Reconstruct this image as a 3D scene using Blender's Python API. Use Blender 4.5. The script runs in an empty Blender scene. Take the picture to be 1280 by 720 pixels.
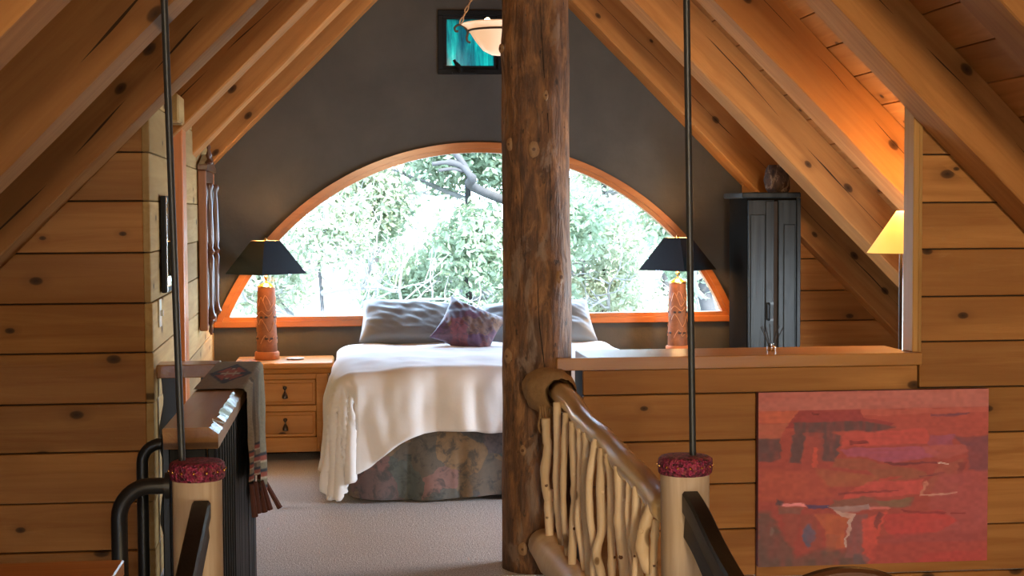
import bpy, bmesh, math, random
import numpy as np
from mathutils import Vector, Matrix, noise

SC = bpy.context.scene
COL = SC.collection
random.seed(7)
RNG = np.random.default_rng(7)

# ------------------------------------------------------------------ camera
YAW, PITCH, ROLL, FPX = 0.1055, 0.0500, 0.0054, 1903.7
EYE = Vector((0, 0, 1.5))
_fw = Vector((math.sin(YAW)*math.cos(PITCH), math.cos(YAW)*math.cos(PITCH), -math.sin(PITCH)))
_rt = Vector((math.cos(YAW), -math.sin(YAW), 0))
_up = _rt.cross(_fw)
_c, _s = math.cos(ROLL), math.sin(ROLL)
_rt, _up = _rt*_c - _up*_s, _up*_c + _rt*_s
cam = bpy.data.cameras.new('camera')
cam.sensor_fit = 'HORIZONTAL'; cam.sensor_width = 36.0
cam.lens = FPX/1280*36.0
cam.clip_start = 0.05; cam.clip_end = 300
cam_o = bpy.data.objects.new('camera', cam); COL.objects.link(cam_o)
cam_o.matrix_world = Matrix.Translation(EYE) @ Matrix((_rt, _up, -_fw)).transposed().to_4x4()
SC.camera = cam_o

def P(px, py, Y):
    """point of the room at distance Y along the room that the photograph shows at px, py"""
    d = _fw + _rt*((px-640)/FPX) - _up*((py-360)/FPX)
    return EYE + d*(Y/d.y)

# ------------------------------------------------------------------ world, sun, lights, exposure
world = bpy.data.worlds.new('world'); SC.world = world
world.use_nodes = True
bg = world.node_tree.nodes['Background']
bg.inputs[0].default_value = (0.52, 0.73, 1.0, 1)
bg.inputs[1].default_value = 10.5

sun = bpy.data.lights.new('sun', 'SUN'); sun.energy = 9.0; sun.angle = math.radians(0.6)
sun.color = (1.0, 0.95, 0.86)
sun_o = bpy.data.objects.new('sun', sun); COL.objects.link(sun_o)
sun_o.rotation_euler = Vector((-0.35, 0.62, -0.70)).to_track_quat('-Z', 'Y').to_euler()

def area(name, loc, look, sx, sy, watts, col):
    l = bpy.data.lights.new(name, 'AREA'); l.shape = 'RECTANGLE'; l.size = sx; l.size_y = sy
    l.energy = watts; l.color = col
    o = bpy.data.objects.new(name, l); COL.objects.link(o)
    o.location = loc
    o.rotation_euler = (Vector(look)-Vector(loc)).to_track_quat('-Z', 'Y').to_euler()
    return o
# added warm fill, standing in for unseen windows behind the photographer
gl_ = area('gallery_fill_light', (0.45, -3.6, 2.42), (3.4, 6.2, 1.0), 0.8, 0.5, 37, (1.0, 0.76, 0.48))
gl_.data.spread = math.radians(78)
# added upward fill just above the landing, to brighten the rafters
area('landing_fill_light', (0.4, 1.2, -0.1), (0.7, 4.6, 2.6), 2.0, 1.0, 30, (1.0, 0.80, 0.46))
# daylight from the side window under the right eave, behind the partition
area('side_window_light', (3.2, 7.2, 0.80), (-0.2, 7.0, 0.1), 1.0, 0.7, 54, (0.76, 0.89, 1.0))
p = area('window_portal', (0.83, 9.99, 1.36), (0.83, 0, 1.36), 3.5, 1.25, 1, (1, 1, 1))
p.data.cycles.is_portal = True

SC.view_settings.view_transform = 'Standard'
SC.view_settings.look = 'None'
SC.view_settings.gamma = 1.0
SC.view_settings.use_curve_mapping = False
SC.view_settings.exposure = 1.1
SC.cycles.max_bounces = 10
SC.cycles.diffuse_bounces = 6
SC.cycles.transparent_max_bounces = 16
SC.cycles.caustics_reflective = False
SC.cycles.caustics_refractive = False
SC.cycles.sample_clamp_indirect = 6.0

# ------------------------------------------------------------------ materials
def lin(r, g, b):
    f = lambda c: (c/255/12.92) if c/255 <= 0.04045 else ((c/255+0.055)/1.055)**2.4
    return (f(r), f(g), f(b), 1)

class NT:
    def __init__(s, name):
        s.m = bpy.data.materials.new(name); s.m.use_nodes = True
        s.t = s.m.node_tree; s.b = s.t.nodes['Principled BSDF']
    def n(s, typ, **kw):
        nd = s.t.nodes.new(typ)
        for k, v in kw.items(): setattr(nd, k, v)
        return nd
    def l(s, a, b): s.t.links.new(a, b)
    def math(s, op, a, b=None, clamp=False):
        nd = s.n('ShaderNodeMath', operation=op); nd.use_clamp = clamp
        for i, v in enumerate((a, b)):
            if v is None: continue
            if hasattr(v, 'links'): s.l(v, nd.inputs[i])
            else: nd.inputs[i].default_value = v
        return nd.outputs[0]
    def mix(s, f, a, b, mode='MIX'):
        nd = s.n('ShaderNodeMix', data_type='RGBA', blend_type=mode)
        for i, v in ((0, f), (6, a), (7, b)):
            if hasattr(v, 'links'): s.l(v, nd.inputs[i])
            else: nd.inputs[i].default_value = v
        return nd.outputs[2]
    def ramp(s, f, stops):
        nd = s.n('ShaderNodeValToRGB'); e = nd.color_ramp.elements
        while len(e) < len(stops): e.new(0.5)
        for q, (pos, c) in zip(e, stops):
            q.position = pos; q.color = c if len(c) == 4 else (*c, 1)
        s.l(f, nd.inputs[0]); return nd.outputs[0]
    def noise(s, vec, scale, detail=4, rough=0.5, dist=0.0):
        nd = s.n('ShaderNodeTexNoise'); s.l(vec, nd.inputs['Vector'])
        nd.inputs['Scale'].default_value = scale; nd.inputs['Detail'].default_value = detail
        nd.inputs['Roughness'].default_value = rough; nd.inputs['Distortion'].default_value = dist
        return nd.outputs[0]
    def mapping(s, vec, scale=(1, 1, 1), loc=(0, 0, 0)):
        nd = s.n('ShaderNodeMapping'); s.l(vec, nd.inputs[0])
        nd.inputs['Scale'].default_value = scale; nd.inputs['Location'].default_value = loc
        return nd.outputs[0]
    def coords(s, shift=True):
        tc = s.n('ShaderNodeTexCoord').outputs['Object']
        if not shift: return tc
        oi = s.n('ShaderNodeObjectInfo').outputs['Random']; s.rand = oi
        v = s.n('ShaderNodeVectorMath', operation='SCALE')
        cb = s.n('ShaderNodeCombineXYZ'); 
        for i, k in enumerate((31.0, 17.0, 23.0)): s.l(s.math('MULTIPLY', oi, k), cb.inputs[i])
        ad = s.n('ShaderNodeVectorMath', operation='ADD'); s.l(tc, ad.inputs[0]); s.l(cb.outputs[0], ad.inputs[1])
        return ad.outputs[0]
    def bump(s, h, strength=0.2, dist=0.01):
        nd = s.n('ShaderNodeBump'); nd.inputs['Strength'].default_value = strength; nd.inputs['Distance'].default_value = dist
        s.l(h, nd.inputs['Height']); s.l(nd.outputs[0], s.b.inputs['Normal'])
    def set(s, **kw):
        for k, v in kw.items():
            i = s.b.inputs[k.replace('_', ' ')]
            if hasattr(v, 'links'): s.l(v, i)
            else: i.default_value = v
        return s.m

def wood(name, light, dark, axis='X', rough=0.6, knots=True, face='Z', cracks=False, coat=0.0, vary=0.38, knotc=(0.035, 0.014, 0.005, 1)):
    w = NT(name); v = w.coords()
    sc = {'X': lambda a, b: (a, b, b), 'Y': lambda a, b: (b, a, b), 'Z': lambda a, b: (b, b, a)}[axis]
    sv = w.n('ShaderNodeSeparateXYZ'); w.l(v, sv.inputs[0]); cv = w.n('ShaderNodeCombineXYZ')
    w.l(w.math('MULTIPLY', sv.outputs[axis], 3.0), cv.inputs[0]); w.l(w.math('MULTIPLY', sv.outputs[face], 5.0), cv.inputs[1])
    vor = w.n('ShaderNodeTexVoronoi', feature='F1', voronoi_dimensions='2D'); w.l(cv.outputs[0], vor.inputs['Vector']); vor.inputs['Scale'].default_value = 1.0
    sep = w.n('ShaderNodeSeparateColor'); w.l(vor.outputs['Color'], sep.inputs[0])
    pick = w.math('GREATER_THAN', sep.outputs[0], 0.45)
    dist = w.math('DIVIDE', vor.outputs['Distance'], w.math('ADD', w.math('MULTIPLY', sep.outputs[1], 0.7), 0.45))
    # grain flows round the knots
    g = w.mapping(v, sc(0.55, 9.0))
    gn = w.noise(g, 2.2, 5, 0.6, 0.8)
    fine = w.noise(w.mapping(v, sc(4.0, 110.0)), 1.5, 3, 0.6)
    tone = w.noise(w.mapping(v, sc(0.5, 2.2)), 1.4, 3, 0.5)
    col = w.ramp(gn, [(0.34, light), (0.50, tuple(0.55*a+0.45*b for a, b in zip(light, dark))), (0.66, dark)])
    col = w.mix(w.math('MULTIPLY', fine, 0.30), col, dark)
    col = w.mix(w.ramp(tone, [(0.35, (0, 0, 0, 1)), (0.72, (0.8, 0.8, 0.8, 1))]), col, tuple(0.72*a for a in dark[:3])+(1,))
    val = w.math('ADD', w.math('MULTIPLY', w.rand, vary), 1-vary/2)
    hsv = w.n('ShaderNodeHueSaturation'); w.l(val, hsv.inputs['Value']); w.l(col, hsv.inputs['Color']); col = hsv.outputs[0]
    if knots:
        k = w.ramp(dist, [(0.0, (1, 1, 1, 1)), (0.07, (0.8, 0.8, 0.8, 1)), (0.095, (0.22, 0.22, 0.22, 1)), (0.24, (0, 0, 0, 1))])
        col = w.mix(w.math('MULTIPLY', k, pick), col, knotc)
    if cracks:
        sx = w.n('ShaderNodeSeparateXYZ'); w.l(w.n('ShaderNodeTexCoord').outputs['Object'], sx.inputs[0])
        cbx = w.n('ShaderNodeCombineXYZ'); w.l(w.math('ADD', sx.outputs[0], w.math('MULTIPLY', w.rand, 50.0)), cbx.inputs[0])
        wob = w.noise(cbx.outputs[0], 0.55, 3, 0.45)
        wid = w.noise(cbx.outputs[0], 2.3, 1, 0.5)
        line = w.math('ABSOLUTE', w.math('SUBTRACT', sx.outputs[2], w.math('ADD', w.math('MULTIPLY', w.math('SUBTRACT', wob, 0.5), 0.17), w.math('MULTIPLY', w.math('SUBTRACT', w.rand, 0.5), 0.09))))
        wd = w.math('MULTIPLY', w.math('SUBTRACT', wid, 0.44, True), 0.022, True)
        cr = w.math('LESS_THAN', line, wd)
        col = w.mix(w.math('MULTIPLY', cr, 0.9), col, (0.015, 0.007, 0.003, 1))
    w.bump(w.math('ADD', gn, w.math('MULTIPLY', fine, 0.6)), 0.25, 0.004)
    w.set(Base_Color=col, Roughness=rough, Specular_IOR_Level=0.35 if coat else 0.18)
    if coat: w.set(Coat_Weight=coat, Coat_Roughness=0.18)
    return w.m

def plain(name, c, rough=0.5, metal=0.0, nscale=0, nmix=0.25, bump=0.0, **kw):
    w = NT(name); col = c
    v = w.coords(False)
    if nscale:
        n_ = w.noise(v, nscale, 5, 0.6)
        col = w.mix(w.math('MULTIPLY', n_, nmix*2, True), c, tuple(x*0.45 for x in c[:3])+(1,))
        if bump: w.bump(n_, bump, 0.01)
    w.set(Base_Color=col, Roughness=rough, Metallic=metal, **kw)
    return w.m

M = {}
PINE_L, PINE_D = (0.52, 0.25, 0.075, 1), (0.34, 0.14, 0.036, 1)
M['pine_x'] = wood('pine_planks', PINE_L, PINE_D, 'X', 0.55)
M['pine_y'] = wood('pine_boards_along', PINE_L, PINE_D, 'Y', 0.55)
M['pale_y'] = wood('lit_rough_sawn_pine', (0.56, 0.39, 0.17, 1), (0.40, 0.245, 0.09, 1), 'Y', 0.75)  # paler than the partition pine: window light put into the colour
M['pine_z'] = wood('pine_upright', (0.60, 0.36, 0.12, 1), (0.48, 0.25, 0.075, 1), 'Z', 0.55, face='X')
M['rafter'] = wood('rafter_timber', (0.50, 0.225, 0.065, 1), (0.33, 0.135, 0.036, 1), 'X', 0.7, cracks=True)
M['deck'] = wood('roof_deck_boards', (0.48, 0.215, 0.062, 1), (0.34, 0.135, 0.035, 1), 'Y', 0.65, face='X')
M['ledge'] = wood('ledge_pine', (0.58, 0.30, 0.085, 1), (0.48, 0.215, 0.055, 1), 'X', 0.35, knots=False, coat=0.12, vary=0.05)
M['fir_x'] = wood('orange_fir', (0.52, 0.175, 0.040, 1), (0.38, 0.115, 0.024, 1), 'X', 0.35, knots=False, coat=0.3, vary=0.06)
M['fir_z'] = wood('orange_fir_upright', (0.66, 0.22, 0.045, 1), (0.52, 0.15, 0.028, 1), 'Z', 0.4, knots=False, coat=0.2, vary=0.06)
M['stand'] = wood('honey_pine', (0.62, 0.30, 0.09, 1), (0.48, 0.20, 0.05, 1), 'X', 0.4, vary=0.10)
M['cap'] = wood('varnished_cap', (0.48, 0.25, 0.075, 1), (0.28, 0.125, 0.032, 1), 'Y', 0.28, coat=0.3, vary=0.05)
M['newel'] = wood('peeled_aspen', (0.74, 0.60, 0.44, 1), (0.46, 0.33, 0.22, 1), 'Z', 0.55, face='X', vary=0.05, knotc=(0.12, 0.06, 0.03, 1))
M['branch'] = wood('peeled_branch', (0.90, 0.74, 0.52, 1), (0.76, 0.56, 0.34, 1), 'Z', 0.45, face='X', vary=0.12, knotc=(0.16, 0.09, 0.04, 1))
M['handrail'] = wood('varnished_log', (0.80, 0.60, 0.32, 1), (0.58, 0.38, 0.18, 1), 'Y', 0.25, coat=0.6, vary=0.02)
M['brown'] = wood('reddish_brown_wood', (0.17, 0.062, 0.025, 1), (0.09, 0.03, 0.012, 1), 'Z', 0.3, knots=False, coat=0.5, vary=0.05)
M['chestnut'] = wood('chestnut_board', (0.34, 0.125, 0.042, 1), (0.22, 0.07, 0.022, 1), 'Z', 0.4, knots=False, coat=0.2, vary=0.05)
M['chair'] = wood('dark_walnut', (0.07, 0.026, 0.010, 1), (0.03, 0.011, 0.005, 1), 'X', 0.45, knots=False, vary=0.05)
M['ribbed'] = wood('black_stained_boards', (0.012, 0.014, 0.017, 1), (0.006, 0.007, 0.009, 1), 'Z', 0.5, knots=False, vary=0.3)
M['ebony'] = wood('black_stained_rail', (0.02, 0.017, 0.014, 1), (0.008, 0.007, 0.006, 1), 'Y', 0.42, knots=False, vary=0.05)
M['desk'] = wood('orange_desk_top', (0.62, 0.27, 0.07, 1), (0.46, 0.17, 0.04, 1), 'X', 0.35, knots=False, coat=0.3, vary=0.05)
M['pewter'] = wood('weathered_dark_paint', (0.036, 0.040, 0.038, 1), (0.012, 0.013, 0.013, 1), 'Z', 0.34, face='X', vary=0.10, knotc=(0.01, 0.01, 0.01, 1))
M['pewter_dark'] = plain('dark_cabinet_side', (0.012, 0.010, 0.008, 1), 0.85, 0, 20, 0.3, Specular_IOR_Level=0.0)
M['bark'] = None

def log_bark():
    w = NT('weathered_log'); v = w.coords(False)
    a = w.noise(w.mapping(v, (5, 5, 1.6)), 2.0, 6, 0.65, 0.9)
    b = w.noise(w.mapping(v, (14, 14, 3.2)), 2.0, 5, 0.7, 0.5)
    c = w.noise(w.mapping(v, (3, 3, 1.2), (4, 1, 9)), 2.2, 5, 0.6, 0.6)
    f = w.noise(w.mapping(v, (60, 60, 7)), 1.0, 4, 0.65)
    col = w.ramp(a, [(0.28, (0.050, 0.022, 0.010)), (0.45, (0.16, 0.070, 0.028)), (0.60, (0.36, 0.165, 0.060)), (0.75, (0.50, 0.25, 0.10))])
    col = w.mix(w.ramp(b, [(0.46, (0, 0, 0, 1)), (0.64, (0.85, 0.85, 0.85, 1))]), col, (0.060, 0.026, 0.012, 1))
    col = w.mix(w.ramp(c, [(0.55, (0, 0, 0, 1)), (0.60, (0.6, 0.6, 0.6, 1))]), col, (0.36, 0.25, 0.18, 1))
    col = w.mix(w.math('MULTIPLY', f, 0.45), col, (0.04, 0.018, 0.008, 1))
    e = w.noise(w.mapping(v, (13, 13, 2.6), (3, 8, 1)), 1.6, 6, 0.7, 0.7)
    col = w.mix(w.ramp(e, [(0.56, (0, 0, 0, 1)), (0.64, (0.45, 0.45, 0.45, 1))]), col, (0.42, 0.21, 0.085, 1))
    col = w.mix(w.ramp(e, [(0.34, (0.6, 0.6, 0.6, 1)), (0.43, (0, 0, 0, 1))]), col, (0.045, 0.020, 0.011, 1))
    sp = w.noise(w.mapping(v, (34, 34, 16)), 1.0, 3, 0.6)
    col = w.mix(w.ramp(sp, [(0.64, (0, 0, 0, 1)), (0.70, (0.8, 0.8, 0.8, 1))]), col, (0.012, 0.006, 0.003, 1))
    w.bump(w.math('ADD', w.math('ADD', b, f), a), 0.7, 0.012)
    return w.set(Base_Color=col, Roughness=0.62)
M['bark'] = log_bark()
M['crack'] = plain('dark_split', (0.012, 0.006, 0.003, 1), 0.9)
M['knot'] = plain('cut_knot', (0.44, 0.25, 0.12, 1), 0.6, 0, 90, 0.5)
M['knot_heart'] = plain('knot_heart', (0.12, 0.05, 0.02, 1), 0.6)

def plaster():
    w = NT('dark_plaster'); v = w.coords(False)
    a = w.noise(v, 2.2, 6, 0.6, 0.3); b = w.noise(v, 18, 5, 0.6)
    col = w.ramp(a, [(0.3, (0.052, 0.047, 0.040)), (0.7, (0.078, 0.070, 0.058))])
    w.bump(w.math('ADD', w.math('MULTIPLY', a, 2.0), b), 0.25, 0.01)
    return w.set(Base_Color=col, Roughness=0.8)
M['plaster'] = plaster()

def carpet():
    w = NT('grey_beige_carpet'); v = w.coords(False)
    a = w.noise(w.mapping(v, (1, 0.45, 1)), 170, 2, 0.7); b = w.noise(w.mapping(v, (1, 2.2, 1)), 3.0, 4, 0.6); c = w.noise(w.mapping(v, (1, 0.45, 1)), 70, 3, 0.75)
    col = w.ramp(a, [(0.34, (0.24, 0.228, 0.24)), (0.66, (0.78, 0.76, 0.78))])
    col = w.mix(w.math('MULTIPLY', c, 0.3), col, (0.62, 0.58, 0.60, 1))
    col = w.mix(w.math('MULTIPLY', b, 0.35), col, (0.38, 0.345, 0.35, 1))
    w.bump(w.math('ADD', a, c), 0.35, 0.008)
    return w.set(Base_Color=col, Roughness=0.95)
M['carpet'] = carpet()

def cloth(name, c, rough=0.9, scale=60, bump=0.15):
    w = NT(name); v = w.coords(False)
    a = w.noise(v, scale, 4, 0.6); b = w.noise(v, 7, 4, 0.55)
    w.bump(w.math('ADD', w.math('MULTIPLY', a, 0.12), b), bump, 0.02)
    col = w.mix(w.math('MULTIPLY', a, 0.12), c, tuple(x*0.7 for x in c[:3])+(1,))
    return w.set(Base_Color=col, Roughness=rough, Sheen_Weight=0.15)
M['duvet'] = cloth('white_cotton', (0.77, 0.77, 0.80, 1))
M['grey_cloth'] = cloth('grey_sateen', (0.165, 0.175, 0.185, 1), 0.5)
M['tan_cloth'] = cloth('tan_cotton', (0.50, 0.40, 0.26, 1))
M['mattress'] = cloth('mattress_ticking', (0.6, 0.58, 0.55, 1))

def floral(name, pal, scale, dark, rough=0.8):
    w = NT(name); v = w.coords(False)
    vor = w.n('ShaderNodeTexVoronoi', feature='F1'); 
    wob = w.n('ShaderNodeTexNoise'); w.l(v, wob.inputs['Vector']); wob.inputs['Scale'].default_value = scale*1.3; wob.inputs['Detail'].default_value = 4
    mx = w.n('ShaderNodeVectorMath', operation='SCALE'); w.l(wob.outputs['Color'], mx.inputs[0]); mx.inputs['Scale'].default_value = 0.9/scale
    ad = w.n('ShaderNodeVectorMath', operation='ADD'); w.l(v, ad.inputs[0]); w.l(mx.outputs[0], ad.inputs[1])
    w.l(ad.outputs[0], vor.inputs['Vector']); vor.inputs['Scale'].default_value = scale
    sp = w.n('ShaderNodeSeparateColor'); w.l(vor.outputs['Color'], sp.inputs[0])
    n_ = len(pal)
    col = w.ramp(sp.outputs[0], [((i+0.5)/n_, c) for i, c in enumerate(pal)])
    b = w.noise(v, scale*3.2, 5, 0.65, 0.6)
    col = w.mix(w.ramp(b, [(0.48, (0, 0, 0, 1)), (0.62, (0.75, 0.75, 0.75, 1))]), col, dark)
    f = w.noise(v, scale*9, 3, 0.6)
    col = w.mix(w.math('MULTIPLY', f, 0.4), col, tuple(x*0.5 for x in dark[:3])+(1,))
    return w.set(Base_Color=col, Roughness=rough, Sheen_Weight=0.1)
M['skirt'] = floral('floral_bed_skirt', [(0.23, 0.12, 0.115), (0.085, 0.10, 0.11), (0.31, 0.19, 0.10), (0.09, 0.105, 0.11), (0.29, 0.155, 0.145), (0.11, 0.125, 0.12)], 5.2, (0.045, 0.053, 0.056, 1))
M['cushion'] = floral('patterned_cushion', [(0.11, 0.06, 0.13), (0.20, 0.065, 0.08), (0.08, 0.07, 0.13), (0.25, 0.14, 0.07), (0.10, 0.05, 0.075)], 9.0, (0.045, 0.035, 0.065, 1), 0.6)

M['black_iron'] = plain('black_iron', (0.012, 0.013, 0.015, 1), 0.35, 0.0, 40, 0.3)
M['rod'] = plain('dark_steel', (0.028, 0.030, 0.032, 1), 0.40, 0.0, 40, 0.3)
M['bronze'] = plain('dark_bronze', (0.05, 0.032, 0.022, 1), 0.35, 0.6)
M['chain'] = plain('pale_bronze', (0.32, 0.22, 0.15, 1), 0.35, 0.8)
M['brass'] = plain('brass', (0.75, 0.42, 0.12, 1), 0.25, 1.0)
M['shade'] = plain('black_shade', (0.012, 0.017, 0.022, 1), 0.24, 0, 90, 0.15)
M['shade_in'] = plain('gold_shade_lining', (0.75, 0.52, 0.24, 1), 0.5)
M['copper'] = plain('copper_ring', (0.50, 0.17, 0.055, 1), 0.5, Specular_IOR_Level=0.25)
M['switch'] = plain('switch_plate', (0.62, 0.60, 0.52, 1), 0.3)
M['frame_black'] = plain('black_frame', (0.010, 0.010, 0.011, 1), 0.5, Specular_IOR_Level=0.12)
M['silver'] = plain('silver', (0.75, 0.75, 0.74, 1), 0.18, 1.0)
M['reed'] = plain('dark_reed', (0.02, 0.016, 0.014, 1), 0.7)
M['plate'] = plain('coaster_stone', (0.45, 0.34, 0.24, 1), 0.4)
M['backing'] = plain('shadow_backing', (0.03, 0.018, 0.010, 1), 0.9)
M['roofing'] = plain('roof_slab', (0.10, 0.06, 0.035, 1), 0.9)
M['rope'] = plain('tan_hide_wrap', (0.36, 0.205, 0.085, 1), 0.8, 0, 55, 0.45, 0.5)
M['bulb'] = plain('warm_bulb', (1, 0.9, 0.7, 1), 0.4, Emission_Color=(1, 0.72, 0.38, 1), Emission_Strength=7.0)

def leather():
    w = NT('tooled_leather'); v = w.coords(False)
    a = w.noise(v, 22, 4, 0.6); b = w.noise(w.mapping(v, (1, 1, 0.5)), 9, 3, 0.6)
    col = w.ramp(a, [(0.3, (0.20, 0.070, 0.028)), (0.7, (0.33, 0.125, 0.050))])
    col = w.mix(w.ramp(b, [(0.5, (0, 0, 0, 1)), (0.75, (0.6, 0.6, 0.6, 1))]), col, (0.16, 0.045, 0.02, 1))
    w.bump(a, 0.3, 0.003)
    return w.set(Base_Color=col, Roughness=0.6, Specular_IOR_Level=0.25)
M['leather'] = leather()
M['tool'] = plain('tooled_ridge', (0.52, 0.22, 0.08, 1), 0.4)
M['tool_dark'] = plain('dark_stamp', (0.03, 0.012, 0.006, 1), 0.6)

def beads():
    w = NT('magenta_beadwork'); v = w.coords(False)
    vor = w.n('ShaderNodeTexVoronoi', feature='F1'); w.l(v, vor.inputs['Vector']); vor.inputs['Scale'].default_value = 150
    sp = w.n('ShaderNodeSeparateColor'); w.l(vor.outputs['Color'], sp.inputs[0])
    col = w.ramp(sp.outputs[0], [(0.0, (0.035, 0.004, 0.010)), (0.4, (0.16, 0.010, 0.045)), (0.7, (0.32, 0.025, 0.085)), (0.95, (0.22, 0.05, 0.05))])
    w.bump(vor.outputs['Distance'], 1.0, 0.006)
    return w.set(Base_Color=col, Roughness=0.6)
M['beads'] = beads()

def thin_glass(name, tint=(1, 1, 1, 1)):
    w = NT(name); t = w.t; t.nodes.remove(w.b)
    tr = w.n('ShaderNodeBsdfTransparent'); tr.inputs[0].default_value = tint
    gl = w.n('ShaderNodeBsdfGlossy'); gl.inputs['Roughness'].default_value = 0.02
    fr = w.n('ShaderNodeFresnel'); fr.inputs[0].default_value = 1.45
    mx = w.n('ShaderNodeMixShader'); w.l(fr.outputs[0], mx.inputs[0]); w.l(tr.outputs[0], mx.inputs[1]); w.l(gl.outputs[0], mx.inputs[2])
    w.l(mx.outputs[0], t.nodes['Material Output'].inputs[0])
    return w.m
M['glass'] = thin_glass('window_glass', (0.97, 0.985, 0.98, 1))

def stained():
    w = NT('turquoise_art_glass'); t = w.t; v = w.coords(False)
    a = w.noise(w.mapping(v, (26, 26, 3.2)), 1.0, 5, 0.65, 0.5); b = w.noise(w.mapping(v, (60, 60, 30)), 1.0, 4, 0.7)
    c = w.noise(w.mapping(v, (9, 9, 1.0), (3, 0, 2)), 1.0, 3, 0.6, 0.3)
    col = w.ramp(a, [(0.32, (0.004, 0.05, 0.08)), (0.46, (0.008, 0.19, 0.20)), (0.60, (0.02, 0.40, 0.34)), (0.75, (0.11, 0.66, 0.50))])
    col = w.mix(w.ramp(c, [(0.50, (0, 0, 0, 1)), (0.66, (0.9, 0.9, 0.9, 1))]), col, (0.003, 0.05, 0.10, 1))
    col = w.mix(w.math('MULTIPLY', b, 0.5), col, (0.01, 0.18, 0.13, 1))
    t.nodes.remove(w.b)
    tl = w.n('ShaderNodeBsdfTranslucent'); w.l(col, tl.inputs[0])
    gl = w.n('ShaderNodeBsdfGlossy'); gl.inputs['Roughness'].default_value = 0.15; gl.inputs[0].default_value = (0.6, 0.6, 0.6, 1)
    mx = w.n('ShaderNodeMixShader'); mx.inputs[0].default_value = 0.05
    w.l(tl.outputs[0], mx.inputs[1]); w.l(gl.outputs[0], mx.inputs[2]); w.l(mx.outputs[0], t.nodes['Material Output'].inputs[0])
    return w.m
M['stained'] = stained()

def glow_shade(name, c, e, es, rough=0.5):
    w = NT(name); v = w.coords(False)
    a = w.noise(v, 6, 4, 0.6)
    col = w.mix(w.math('MULTIPLY', a, 0.25), c, tuple(x*0.8 for x in c[:3])+(1,))
    return w.set(Base_Color=col, Roughness=rough, Emission_Color=e, Emission_Strength=es)
M['alabaster'] = glow_shade('alabaster_glass', (0.80, 0.62, 0.45, 1), (1.0, 0.60, 0.33, 1), 0.30, 0.3)
M['parchment'] = glow_shade('lit_parchment', (0.85, 0.6, 0.25, 1), (1.0, 0.60, 0.12, 1), 0.42)
mm = NT('mirror_glass'); M['mirror'] = mm.set(Base_Color=(0.86, 0.88, 0.88, 1), Metallic=1.0, Roughness=0.03)

def leafmat(name, c1, c2, trans=0.45):
    w = NT(name); t = w.t; v = w.coords(False)
    a = w.noise(v, 1.6, 5, 0.6); b = w.noise(v, 16, 3, 0.6)
    col = w.mix(w.ramp(w.math('ADD', w.math('MULTIPLY', a, 0.6), w.math('MULTIPLY', b, 0.4)), [(0.38, (0, 0, 0, 1)), (0.64, (1, 1, 1, 1))]), c1, c2)
    w.set(Base_Color=col, Roughness=0.6)
    tl = w.n('ShaderNodeBsdfTranslucent'); w.l(col, tl.inputs[0])
    mx = w.n('ShaderNodeMixShader'); mx.inputs[0].default_value = trans
    w.l(w.b.outputs[0], mx.inputs[1]); w.l(tl.outputs[0], mx.inputs[2]); w.l(mx.outputs[0], t.nodes['Material Output'].inputs[0])
    return w.m
M['leaf_a'] = leafmat('juniper_leaf', (0.13, 0.185, 0.105, 1), (0.34, 0.385, 0.25, 1))
M['leaf_b'] = leafmat('pale_leaf', (0.21, 0.25, 0.15, 1), (0.52, 0.53, 0.38, 1))
M['leaf_c'] = leafmat('yellowing_leaf', (0.27, 0.27, 0.10, 1), (0.55, 0.52, 0.28, 1))
M['trunk'] = plain('grey_tree_bark', (0.075, 0.068, 0.064, 1), 0.95, 0, 12, 0.4, 0.5, Specular_IOR_Level=0.05)
M['twig'] = plain('pale_twig', (0.24, 0.22, 0.20, 1), 0.9, 0, 12, 0.4)
M['earth'] = plain('dry_ground', (0.20, 0.18, 0.14, 1), 0.95, 0, 1.5, 0.3)

# ------------------------------------------------------------------ builders
def wloc(o):
    v = Vector((0, 0, 0))
    while o: v += o.location; o = o.parent
    return v

def obj(name, bm, mat, parent=None, smooth=False, local=False, mats=None):
    if parent is not None and not local:
        bmesh.ops.translate(bm, verts=bm.verts, vec=-wloc(parent))
    me = bpy.data.meshes.new(name)
    bm.to_mesh(me); bm.free()
    if smooth:
        me.polygons.foreach_set('use_smooth', [True]*len(me.polygons))
        if smooth != 'all': me.set_sharp_from_angle(angle=math.radians(smooth if smooth is not True else 40))
    if mats:
        for m in mats: me.materials.append(m)
    else: me.materials.append(mat)
    o = bpy.data.objects.new(name, me); COL.objects.link(o)
    if parent is not None: o.parent = parent
    return o

def centred(name, bm, mat, parent=None, smooth=False, local=False):
    """object whose origin is the middle of its mesh (so grain follows each piece)"""
    vs = [v.co for v in bm.verts]
    c = Vector([(min(v[i] for v in vs)+max(v[i] for v in vs))/2 for i in range(3)])
    bmesh.ops.translate(bm, verts=bm.verts, vec=-c)
    o = obj(name, bm, mat, parent, smooth, True)
    o.location = c if (parent is None or local) else c - wloc(parent)
    return o

def tag(o, label, cat, group=None, kind=None):
    if label: o['label'] = label
    if cat: o['category'] = cat
    if group: o['group'] = group
    if kind: o['kind'] = kind
    return o

def thing(name, label, cat, loc=(0, 0, 0), group=None):
    o = bpy.data.objects.new(name, None); COL.objects.link(o); o.location = loc
    o.empty_display_size = 0.1
    return tag(o, label, cat, group)

def copy_tree(o, loc, label):
    c = o.copy(); COL.objects.link(c); c.location = loc; c['label'] = label
    def rec(a, b):
        for ch in list(a.children):
            d = ch.copy(); COL.objects.link(d); d.parent = b; rec(ch, d)
    rec(o, c); return c

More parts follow.
